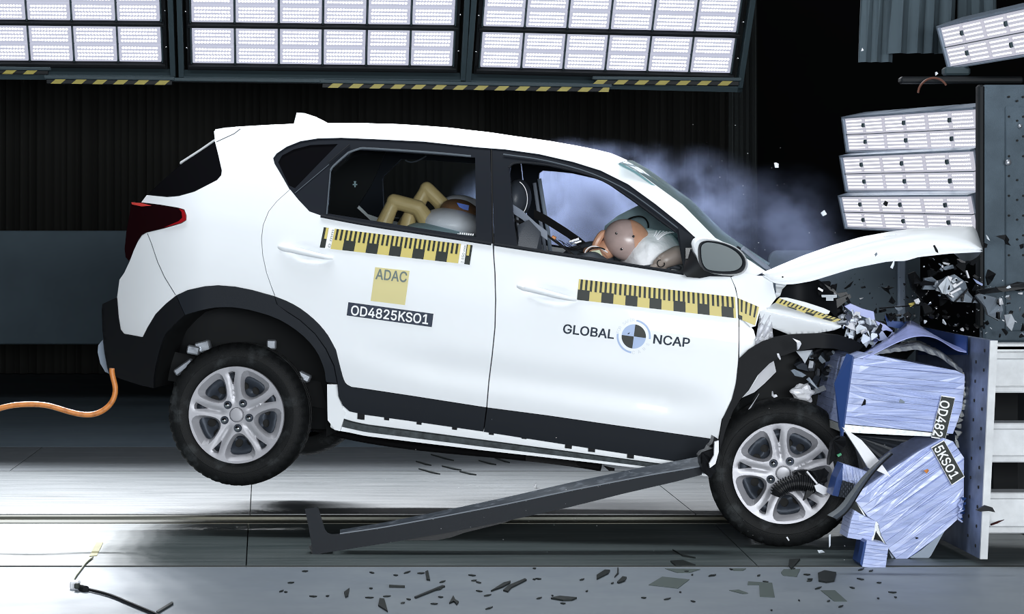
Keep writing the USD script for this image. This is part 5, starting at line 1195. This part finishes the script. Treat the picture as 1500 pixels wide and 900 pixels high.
obj('tag', slab(np.array([W(u, v, 10.5) for u, v in ((1193, 712), (1200, 709), (1215, 717), (1212, 723), (1206, 725), (1196, 720))]), (0, .012, 0)), m_debris_white, cg, smooth=False)
obj('tag_string', tube([W(1182, 691, 10.52), W(1197, 709, 10.5)], .004, 6), m_debris_white, cg)
obj('torn_end', slab(np.array([W(u, v, 10.53) for u, v in ((1182, 718), (1193, 720), (1187, 727), (1177, 734), (1180, 725))]), (0, .02, 0)), m_debris_black, cg, smooth=False)
free('black_fragment', [(1163, 693), (1175, 689), (1188, 690), (1199, 689), (1208, 686), (1213, 692), (1212, 706), (1205, 709), (1198, 704), (1190, 700), (1176, 697), (1165, 700)], 10.57, .05, 'black torn plastic piece over the right spokes of the front wheel', 'fragment', m_debris_black, wob=.02)
free('black_fragment', [(1218, 652), (1226, 641), (1238, 640), (1240, 652), (1232, 660), (1225, 672), (1214, 682), (1216, 668)], 10.5, .05, 'black torn connector piece with a green spot at the rim of the front wheel', 'fragment', m_debris_black, wob=.02)
free('green_clip', [(1226, 667), (1232, 664), (1233, 667), (1228, 670)], 10.46, .01, 'tiny green clip on the black connector piece by the front wheel', 'clip', M('clip_green', (.02, .30, .12), .4))
dp = [(1254, 634), (1375, 641), (1340, 662), (1305, 684), (1270, 700), (1240, 690), (1236, 650)]
free('black_panel_fragment', dp, 10.85, .05, 'dark dusty plastic sheet between the two honeycomb blocks', 'fragment', M('dusty_black', (.014, .017, .022), .5, color2=(.10, .12, .15), scale=60, lo=.62, hi=.74), wob=.02)
free('black_fragment', [(1430, 748), (1444, 741), (1454, 744), (1458, 751), (1448, 749), (1436, 750)], 10.0, .02, 'black triangular scrap flying in front of the mounting plate', 'fragment', m_debris_black)
free('dust_clod', [(1024, 668), (1040, 655), (1047, 640), (1054, 645), (1052, 668), (1048, 690), (1040, 700), (1030, 692)], 10.55, .08, 'dark torn end piece between the fallen sill trim and the front tyre', 'fragment', m_debris_black, wob=.03)
free('white_fragment', [(1047, 648), (1053, 646), (1053, 662), (1048, 680), (1040, 686), (1039, 680), (1046, 668)], 10.5, .02, 'pale torn flange standing between the door and the front tyre', 'fragment', m_debris_white)

# ================================================================== SILL TRIM, HOSE, CORD ON THE FLOOR
stt_ = thing('sill_trim', label='long black L-shaped sill trim fallen off the car, one end on the floor', category='trim')
ups = along([(446.5, 746), (466, 743)], np.linspace(0, 1, 2))
facep = [(446.5, 746), (466, 743.5), (471, 760), (476, 776), (480, 781), (486, 783), (498, 782.5), (560, 773.5), (640, 759), (740, 739.5), (844, 717.5), (952, 696.5), (1000, 688.5), (1029, 683.5), (1028, 696), (990, 706), (916, 723), (832, 744), (740, 764), (660, 780), (564, 796.5), (488, 808.5), (458, 813.5), (456, 796), (452, 772)]
def DT(u): return 10.64 + .0 * u
pp2, tt2 = tri_fill(facep, s=8)
G = np.array([W(u, v, 10.64 - .02 * math.sin((u - 446) / 582 * math.pi)) for u, v in pp2])
obj('face', orient(solid(G, tt2, G + [0, .006, 0]), (0, -1, 0)), m_cladding, stt_)
te_ = along([(498, 782.5), (560, 773.5), (640, 759), (740, 739.5), (844, 717.5), (952, 696.5), (1029, 683.5)], np.linspace(0, 1, 40)); tb_ = along([(488, 777), (552, 766.5), (640, 753.5), (740, 735.5), (796, 723), (880, 704), (950, 689), (1021, 676.5)], np.linspace(0, 1, 40))
r0_ = np.array([W(u, v, 10.64 - .02 * math.sin((u - 446) / 582 * math.pi)) for u, v in te_]); r1_ = r0_ + np.array([0, .13, 0]) + np.array([0, 0, .012]) * np.linspace(.2, 2.4, 40)[:, None]
m_trimtop = M('trim_top', (.05, .06, .075), .3, color2=(.16, .18, .21), scale=25, lo=.5, hi=.7)
obj('top_flange', orient(thicken(loft([r0_, .5 * (r0_ + r1_) + [0, 0, -.006], r1_]), np.array([0, 0, -.005])), (0, 0, 1)), m_trimtop, stt_)
obj('bead', tube(r0_ + [0, -.002, .001], .0028, 6), M('trim_bead', (.2, .22, .25), .25), stt_)
obj('foot', hexa([W(u, v, D) for u, v in ((452, 800), (458, 799), (458, 814), (488, 808), (486, 800)) for D in (10.645, 10.72)]), m_debris_black, stt_, smooth=False)
obj('inner_lip', slab(np.array([W(u, v, 10.66) for u, v in densify([(458, 806), (560, 790), (600, 792), (640, 792), (660, 788), (680, 781), (740, 766), (760, 758), (660, 776), (564, 792)], 12)]), (0, .05, 0)), m_debris_black, stt_, smooth=False)
hp = spline([W(u, v, 11.35) for u, v in ((-60, 612), (-25, 607), (0, 598.5), (17, 594.5), (45, 592.5), (67, 594), (90, 600), (117, 607), (135, 607.5), (152, 601), (165, 587), (169, 571), (166, 555), (164, 540))], 90)
oc = thing('orange_cable', label='orange cable trailing from under the rear bumper to the left edge', category='cable'); obj('cable', tube(hp, .0125, 12), m_orange, oc)
fc = thing('floor_wire', label='thin black cord with a connector on the floor in the lower left corner', category='cord')
cp = spline([FL(u, v, .008) for u, v in ((113, 859), (122, 862), (150, 869), (185, 882), (216, 895), (250, 910))], 50); obj('cord', tube(cp, .0065, 8), m_debris_black, fc)
obj('sleeve', tube([FL(119, 862, .01), FL(126, 864, .01)], .014, 10), m_debris_black, fc)
obj('thin_wire', tube(spline([FL(u, v, .006) for u, v in ((136, 817), (126, 825), (116, 838), (109, 848), (108, 856))], 30), .004, 6), M('wire_olive', (.16, .17, .10), .5), fc)
obj('connector', cbox((.035, .06, .03), .005, FL(110, 857, .015)), m_debris_white, fc, smooth=False)
obj('connector_plug', cbox((.02, .03, .02), .004, FL(113, 858.5, .02)), m_tape_black, fc, smooth=False)
def on_floor(name, pts, mat, label, cat_, th=.004, group=None, z=.001):
    P = np.array([FL(u, v) for u, v in pts]); P[:, 2] = z; return obj(name, slab(P, (0, 0, th)), mat, None, smooth=False, label=label, category=cat_, group=group)
on_floor('tape_strip', [(141, 796), (151, 796), (142, 815), (131, 816)], M('tape_pale_yellow', (.26, .24, .07), .6), 'short yellow tape strip holding the thin wire on the floor at the left', 'tape', .002)
on_floor('cord_offcut', [(229, 899), (231, 901), (254, 887), (252, 885)], m_scrap, 'dark strip lying beside the end of the black floor cord', 'strip', .008)
tapes = [([(950, 858), (970, 846), (1010, 850), (993, 863)], 'olive tape patch on the floor, largest one, left of the L-shaped patch'), ([(1096, 853), (1131, 855), (1135, 876), (1113, 875), (1112, 858), (1095, 858)], 'L-shaped olive tape patch on the floor below the front wheel'), ([(1068, 866), (1082, 865), (1096, 870), (1088, 871)], 'thin slanted olive tape piece just left of the L-shaped patch'), ([(1202, 866), (1223, 866), (1241, 882), (1222, 882)], 'slanted rectangular olive tape patch, rightmost on the floor'), ([(1144, 840), (1148, 835), (1172, 835), (1167, 846), (1147, 844)], 'olive tape patch at the floor edge under the black shard, right of the front wheel'), ([(974, 834), (1026, 835), (1010, 840), (992, 840)], 'faint olive tape patch touching the floor edge above the largest patch'), ([(1070, 834), (1093, 834), (1088, 837), (1075, 837)], 'small faint tape patch at the floor edge straight below the front wheel')]
for q, lb in tapes: on_floor('tape_patch', q, m_tape_floor, lb, 'tape', .0015, 'tape patches on the floor')
scr = [([(1156, 822), (1172, 821), (1159, 836), (1155, 830)], 'black pointed shard standing at the plate edge below the front wheel'), ([(1198, 842), (1208, 838), (1225, 841), (1222, 853), (1210, 855), (1199, 853)], 'dark scrap with a glass bit on the floor below the blue pieces'), ([(556, 879), (563, 880), (568, 898), (554, 889)], 'dark curled scrap at the bottom, left of the long stick'), ([(504, 870), (512, 864), (510, 875), (506, 877)], 'small grey leaf-like scrap, leftmost on the front floor'), ([(623, 840), (627, 838), (630, 852), (625, 851)], 'small upright oval scrap near the floor edge above the long stick'), ([(607, 877), (648, 860), (652, 861), (609, 878)], 'long thin dark stick lying on the front floor'), ([(570, 859.6), (593, 860.6), (593, 862), (570, 861.5)], 'short straight dark stick left of the long thin stick'), ([(658, 886), (664, 875), (667, 881), (672, 884), (669, 888), (665, 883)], 'hook-shaped dark scrap right of the long thin stick'), ([(719, 868), (738, 856), (748, 853.6), (747, 856), (736, 862)], 'slim dark scrap, left one of the crossing pair'), ([(737, 867), (745, 860), (769, 850), (771.6, 851.6), (749, 863), (744, 869)], 'club-shaped dark scrap, right one of the crossing pair'), ([(807, 878.6), (820, 875.6), (845, 878), (838, 881), (825, 881.6)], 'flat boat-shaped black scrap at the bottom centre'), ([(874, 845), (886, 837), (893.6, 837.6), (891, 842), (874, 850.6)], 'grey slanted scrap near the floor edge, left of the curved sliver'), ([(904, 855), (912, 847), (918, 848), (915, 853), (906, 856)], 'dark oval scrap left of the largest tape patch'), ([(900, 847.6), (904, 842), (904.4, 834), (906, 834), (906, 842)], 'thin curved dark sliver above the dark oval scrap'), ([(985, 807), (997, 814), (1019, 819), (1000, 816)], 'black feather-like scrap on the dark plate left of the front wheel'), ([(982, 824), (1000, 823), (1019, 830), (990, 831)], 'black flat scrap on the plate edge left of the front wheel')]
for q, lb in scr: on_floor('floor_scrap', q, m_scrap, lb, 'scrap', .006, 'larger scraps on the floor')
skid = [((631, 667), (665, 676)), ((609, 677), (632, 683)), ((613, 688), (645, 696)), ((647, 684), (676, 690)), ((673, 692), (698, 697)), ((701, 676), (727, 682)), ((724, 672), (747, 679))]
for (a, b) in skid:
    e = np.array([b[0] - a[0], b[1] - a[1]], float); q = [a, (a[0] + e[0] * .3, a[1] + e[1] * .3 - .6), b, (a[0] + e[0] * .6, a[1] + e[1] * .6 + 1.0)]
    on_floor('splinter', q, m_scrap, 'thin dark splinter lying on the floor plate under the car', 'splinter', .006, 'splinters under the car')
g = np.random.default_rng(41)
for k in range(64):      # small dark crumbs over the front floor
    u, v = g.uniform(380, 1330), 834 + 62 * g.uniform() ** 1.3
    L_, a_ = g.uniform(1.2, 6.5) ** 1.0, g.uniform(-.7, .4); q = np.array([(-L_, 0), (-.2 * L_, -.7), (L_, -.1), (.2 * L_, .8)]); c_, s_ = math.cos(a_), math.sin(a_)
    q = np.c_[u + q[:, 0] * c_ - q[:, 1] * s_, v + q[:, 0] * s_ * .55 + q[:, 1]]
    on_floor('small_scrap', q, m_scrap, 'small dark sliver of plastic scattered on the front floor', 'scrap', .004, 'small slivers on the front floor')

# ================================================================== FLYING DEBRIS
def flier(name, u, v, D, rpx, seed, mat, label, cat_, group, flat=.3):
    r = rpx * D / F; obj(name, shard_mesh(W(u, v, D), r, seed, flat), mat, None, smooth=False, label=label, category=cat_, group=group)
big = [([(1349, 424), (1353, 418), (1356, 408), (1366, 406), (1371, 412), (1384, 408), (1398, 402), (1412, 413), (1420, 428), (1430, 444), (1414, 443), (1396, 442), (1388, 434), (1383, 425)], 11.3, m_debris_white, 'large pale headlamp piece flying above the barrier'),
       ([(1371, 419), (1384, 405), (1392, 412), (1404, 408), (1410, 414), (1396, 424), (1388, 432), (1378, 430)], 11.2, m_glass_shard, 'clear lens part in front of the large pale headlamp piece'),
       ([(1432, 434), (1440, 431), (1458, 436), (1470, 442), (1470, 455), (1461, 470), (1450, 462), (1440, 450)], 11.2, m_debris_grey, 'grey torn sheet flying right of the large pale headlamp piece'),
       ([(1430, 425), (1460, 422), (1485, 418), (1510, 414), (1510, 421), (1470, 428), (1436, 431)], 11.4, m_debris_black, 'long black bar flying across the foot of the grey block'),
       ([(1446, 395), (1470, 398), (1492, 400), (1510, 404), (1508, 408), (1480, 404), (1458, 404), (1456, 412), (1448, 418), (1444, 406)], 11.5, m_debris_black, 'black hooked bracket flying in front of the grey block'),
       ([(1425, 408), (1440, 416), (1439, 419), (1430, 415)], 11.2, m_blue, 'small blue chip flying beside the grey block'),
       ([(1334, 402), (1342, 398), (1349, 412), (1354, 424), (1350, 440), (1340, 430), (1334, 422)], 11.6, m_debris_black, 'black crumpled piece flying left of the pale headlamp piece'),
       ([(1370, 388), (1378, 391), (1385, 390), (1397, 388), (1396, 393), (1384, 396), (1373, 395)], 11.4, m_debris_grey, 'small grey glassy strip flying under the hood tip'),
       ([(1381, 384), (1391, 386), (1390, 389), (1382, 387)], 11.3, m_debris_white, 'tiny white strip flying under the hood tip'),
       ([(1331, 445), (1339, 443), (1347, 438), (1341, 446), (1333, 450)], 11.0, m_yellow, 'small yellow chip flying above the blue cover sheet'),
       ([(1339, 440), (1345, 437), (1348, 442), (1346, 446), (1341, 445)], 10.95, m_debris_white, 'white blob flying beside the yellow chip'),
       ([(1310, 449), (1319, 448), (1322, 452), (1316, 456), (1312, 453)], 11.0, m_debris_grey, 'pale blob flying above the blue cover sheet'),
       ([(1288, 451), (1335, 447), (1335, 449), (1289, 453)], 11.0, m_debris_black, 'thin black rod flying above the blue cover sheet'),
       ([(1474, 462), (1480, 460), (1485, 470), (1486, 490), (1481, 492), (1477, 478)], 10.9, m_glass_shard, 'clear looped bulb piece flying above the mounting plate'),
       ([(1463, 438), (1467, 437), (1469, 446), (1465, 447)], 10.9, m_debris_white, 'white oval chip flying right of the headlamp piece'),
       ([(1460, 346), (1472, 344), (1478, 351), (1477, 355), (1482, 360), (1474, 358), (1470, 352)], 11.7, m_debris_black, 'black ragged scrap flying in front of the grey block, above the bracket'),
       ([(1493, 359), (1499, 357), (1500, 363), (1495, 365)], 11.7, m_debris_black, 'black scrap at the right edge in front of the grey block'),
       ([(1440, 355), (1447, 358), (1446, 363), (1442, 364)], 11.6, m_debris_black, 'black scrap touching the tip of the hood'),
       ([(1444, 344), (1447, 346), (1450, 353), (1446, 350)], 11.6, m_glass_shard, 'clear sliver flying right of the hood tip'),
       ([(1304, 392), (1309, 381), (1311, 380), (1310, 388), (1307, 394)], 10.6, m_glass_shard, 'clear lozenge flying just under the hood'),
       ([(1368, 360), (1370, 359), (1374, 367), (1374, 371), (1371, 369)], 10.4, m_debris_black, 'dark clip flying in front of the hood'),
       ([(1281, 373), (1284, 369.5), (1285.5, 373), (1283, 376)], 10.5, m_debris_grey, 'tiny grey lozenge in front of the hood'),
       ([(1290, 420), (1296, 422), (1302, 420), (1309, 421), (1303, 425), (1305, 432), (1300, 428), (1295, 425)], 12.5, m_debris_black, 'black splayed splinter flying in front of the grey board'),
       ([(1236, 423), (1243, 417), (1250, 412), (1246, 420), (1239, 424)], 11.5, m_debris_black, 'black splinter flying left in front of the grey board'),
       ([(1303, 443), (1307, 434), (1312, 442), (1308, 446)], 12.0, m_debris_black, 'black three-cornered scrap low in front of the grey board'),
       ([(1261, 421), (1267, 419), (1268, 422), (1263, 423)], 12.0, m_debris_black, 'small black scrap in the middle of the grey board'),
       ([(1259, 437), (1268, 435), (1268, 437), (1260, 439)], 11.4, m_debris_white, 'white strip flying in front of the grey board'),
       ([(1134, 239), (1137, 238), (1140, 240), (1140, 246), (1135, 246)], 10.9, m_debris_white, 'white cube-like chip high above the hood in the black gap'),
       ([(1203, 312), (1207, 308), (1211, 314), (1205, 317)], 11.2, m_glass_shard, 'glassy chip left of the lowest side lamp'),
       ([(1370, 106), (1372, 105), (1374, 108), (1371, 111)], 11.5, m_debris_white, 'small white chip under the tilted side lamp'),
       ([(1293, 299), (1297, 294), (1302, 297), (1298, 303)], 11.0, m_debris_black, 'black square ring chip in front of the lowest side lamp'),
       ([(1262, 70), (1264, 69), (1265, 74), (1262, 75)], 12.0, m_debris_white, 'tiny white chip beside the left grey drape'),
       ([(1138, 518), (1141, 518), (1144, 526), (1143, 528), (1139, 523)], 10.6, m_debris_white, 'white sliver flying before the black arch trim, left one'),
       ([(1162, 496), (1172, 500), (1174, 504), (1171, 512), (1168, 513), (1167, 502)], 10.6, m_debris_white, 'white hooked sliver flying before the black arch trim, right one'),
       ([(1096, 600), (1105, 588), (1112, 577), (1109, 584), (1100, 598)], 10.6, m_debris_white, 'long white sliver flying above the front tyre'),
       ([(1131, 573), (1133, 574), (1134, 579), (1137, 578), (1139, 581), (1134, 583), (1130, 580)], 10.6, m_debris_white, 'small white T-shaped chip flying above the front tyre'),
       ([(1158, 543), (1163, 541), (1173, 545), (1181, 550), (1175, 553), (1165, 551)], 10.75, m_debris_grey, 'grey plate chip hanging in the front wheel arch'),
       ([(1181, 556), (1186, 553), (1196, 565), (1203, 574), (1198, 571), (1188, 562)], 10.7, m_debris_grey, 'long grey blade hanging in the front wheel arch'),
       ([(1214, 784), (1217, 783), (1217, 800), (1215, 803)], 10.3, m_glass_shard, 'upright clear sliver flying below the front tyre'),
       ([(1198, 807), (1204, 806), (1209, 810), (1200, 811)], 10.3, m_glass_shard, 'pale curved chip flying below the front tyre'),
       ([(1152, 788), (1154, 787), (1157, 792), (1155, 793)], 10.3, m_debris_white, 'white dash-shaped chip flying in front of the front tyre'),
       ([(1262, 595), (1267, 585), (1269, 587), (1268, 593), (1264, 594)], 10.4, m_debris_black, 'black chip in front of the upper honeycomb block, left one'),
       ([(1317, 590), (1320, 585), (1326, 589), (1325, 591)], 10.4, m_debris_grey, 'grey chip in front of the upper honeycomb block, right one'),
       ([(1340, 788), (1344, 787.5), (1346, 789), (1342, 790)], 10.4, m_debris_black, 'black chip in front of the lower honeycomb block'),
       ([(1354, 690), (1359, 687.5), (1361, 690), (1357, 694)], 10.42, m_orange, 'brown chip in front of the lower honeycomb block'),
       ([(1451, 768), (1463, 764), (1472, 762), (1462, 768), (1453, 771)], 10.38, M('rust_mark', (.06, .012, .012), .6), 'dark red scrap in front of the lowest white beam'),
       ([(782, 712), (786, 708), (787, 715), (790, 716), (784, 717)], 11.5, m_debris_white, 'white chip standing on the floor strip behind the sill trim')]
hlf = thing('headlamp_fragment', label=big[0][3], category='fragment')
q3 = np.array([W(u, v, 11.3) for u, v in big[0][0]]); q3[:, 1] += np.random.default_rng(3).uniform(-.04, .04, len(q3)); obj('shell', slab(q3, (0, .03, 0)), m_debris_grey, hlf, smooth=False)
for k, (u, v, w, h_, a_, mt_) in enumerate([(1392, 421, 20, 3.5, -30, m_debris_white), (1398, 427, 20, 3.5, -28, m_debris_white), (1403, 417, 16, 3, -34, m_debris_white), (1392, 432, 12, 3, 40, m_debris_white), (1398, 411, 9, 5, -35, m_glass_shard), (1390, 409, 7, 8, 20, m_debris_white), (1412, 430, 18, 2.2, -50, m_debris_black), (1404, 437, 16, 2, -45, m_debris_black), (1410, 436, 3, 12, 10, m_debris_black), (1376, 424, 9, 7, 15, m_glass_shard), (1371, 417, 6, 9, 30, m_debris_grey), (1417, 402, 2.5, 12, -18, m_debris_white), (1383, 416, 5, 5, 0, m_debris_black)]):
    obj('rib', cbox((w * .0031, .02, h_ * .0031), .002, W(u, v, 11.25), rot((0, 1, 0), a_)), mt_, hlf, smooth=False)
big = big[1:]
for i, (q, D, mat, lb) in enumerate(big):
    nm = 'flying_fragment'
    g2 = np.random.default_rng(900 + i); area = Polygon(q).area; q3 = np.array([W(u, v, D) for u, v in q]); wobble = min(.05, .002 * math.sqrt(area)); q3[:, 1] += g2.uniform(-wobble, wobble, len(q3))
    obj(nm, slab(q3, (0, max(.006, .0012 * math.sqrt(area)), 0)), mat, None, smooth=False, label=lb, category='fragment')
g = np.random.default_rng(51)
def scatter(name, n, region, D, rr, mats, label, group, seed):
    g = np.random.default_rng(seed); P = Polygon(region); x0, y0, x1, y1 = P.bounds; k = 0
    while k < n:
        u, v = g.uniform(x0, x1), g.uniform(y0, y1)
        if not P.contains(Point(u, v)): continue
        flier(name, u, v, g.uniform(*D), rr[0] * (rr[1] / rr[0]) ** g.uniform() ** 1.6, seed * 1000 + k, mats[g.integers(len(mats))], label, 'fragment', group, g.uniform(.15, .6)); k += 1
eng = [(1350, 372), (1430, 372), (1436, 415), (1510, 405), (1510, 505), (1455, 495), (1400, 482), (1345, 474), (1335, 440)]
scatter('dark_fragment', 105, eng, (10.9, 12.6), (3.5, 15), [m_debris_black], 'black plastic fragment in the debris cloud above the barrier', 'black fragments above the barrier', 61)
scatter('pale_fragment', 42, eng, (10.7, 11.6), (1.5, 7), [m_debris_grey, m_glass_shard, m_debris_white, m_steel], 'pale glassy fragment in the debris cloud above the barrier', 'pale fragments above the barrier', 62)
scatter('dark_fragment', 40, [(1215, 400), (1345, 380), (1345, 468), (1300, 470), (1250, 455)], (11.0, 12.0), (1.0, 5.5), [m_debris_black], 'black speck-like fragment in front of the grey board', 'black fragments before the grey board', 63)
scatter('dark_fragment', 22, [(1250, 448), (1345, 462), (1345, 474), (1300, 470)], (10.9, 11.4), (3, 9), [m_debris_black], 'black fragment resting along the torn blue cover sheet', 'black fragments along the blue sheet', 64)
scatter('white_speck', 34, [(560, 600), (1060, 640), (1060, 830), (560, 830)], (10.2, 10.6), (.5, .95), [m_debris_white], 'tiny white glass speck flying in front of the car sill', 'white specks before the sill', 65)
scatter('white_speck', 30, [(1040, 600), (1240, 560), (1300, 640), (1300, 830), (1040, 830)], (10.0, 10.4), (.5, 1.2), [m_debris_white], 'tiny white glass speck flying around the front wheel', 'white specks around the front wheel', 66)
scatter('white_speck', 26, [(1000, 180), (1230, 180), (1230, 350), (1340, 360), (1345, 470), (1230, 430), (1100, 370), (1000, 280)], (10.3, 11.6), (.5, 1.3), [m_debris_white], 'tiny white glass speck flying above the hood', 'white specks above the hood', 67)
scatter('white_speck', 30, [(1340, 400), (1500, 400), (1500, 500), (1400, 490), (1300, 470)], (10.5, 11.0), (.5, 1.6), [m_debris_white], 'tiny white glass speck flying above the barrier', 'white specks above the barrier', 68)

# ================================================================== SMOKE
def smoke(name, centres, bounds, label, scale, dens, lo, hi):
    """Smoke: a closed box of scattering medium whose density fades around a few centres and is broken up by noise."""
    n = {'g': ('geometry', {}), 'n': ('noise_texture', dict(scale=scale, detail=4, roughness=.58)), 'v': ('principled_volume', dict(color=(.52, .63, 1.0), anisotropy=.1))}
    Lk = [('g.position', 'n.vector')]; prev = None
    for i, (c, r, k) in enumerate(centres):
        n[f's{i}'] = ('vector_math', dict(math_type='subtract', vector2=tuple(c))); n[f'd{i}'] = ('vector_math', dict(math_type='multiply', vector2=tuple(1 / np.asarray(r)))); n[f'l{i}'] = ('vector_math', dict(math_type='length'))
        n[f'm{i}'] = ('map_range', dict(from_min=1.0, from_max=.15, to_min=0.0, to_max=float(k), clamp=True, range_type='smoothstep'))
        Lk += [('g.position', f's{i}.vector1'), (f's{i}.vector', f'd{i}.vector1'), (f'd{i}.vector', f'l{i}.vector1'), (f'l{i}.value', f'm{i}.value')]
        if prev is None: prev = f'm{i}.result'
        else:
            n[f'a{i}'] = ('math', dict(math_type='maximum')); Lk += [(prev, f'a{i}.value1'), (f'm{i}.result', f'a{i}.value2')]; prev = f'a{i}.value'
    n['r'] = ('map_range', dict(from_min=lo, from_max=hi, to_min=0.0, to_max=dens, clamp=True)); n['x'] = ('math', dict(math_type='multiply'))
    Lk += [('n.fac', 'r.value'), ('r.result', 'x.value1'), (prev, 'x.value2'), ('x.value', 'v.density')]
    mt = usdkit.material(stage, '/World/Looks/' + name, n, Lk, volume='v.volume')
    b0, b1 = np.array(bounds[0]), np.array(bounds[1])
    return obj(name, trimesh.creation.box(extents=b1 - b0, transform=trimesh.transformations.translation_matrix((b0 + b1) / 2)), mt, None, smooth=False, label=label, category='smoke', kind='stuff')
S1, S2, S3, S4 = W(1010, 320, 13.0), W(1150, 345, 13.0), W(945, 250, 13.1), W(850, 320, 13.4)
smoke('smoke', [(S1, (.52, .7, .40), 3.2), (S2, (.42, .7, .40), 1.2), (S3, (.26, .6, .17), 1.5), (S4, (.75, .65, .45), 16.0)], ((.55, 1.75, .85), (2.9, 3.1, 2.1)), 'bluish smoke drifting behind the windshield and beyond the far door window', 3.6, 1.1, .46, .70)
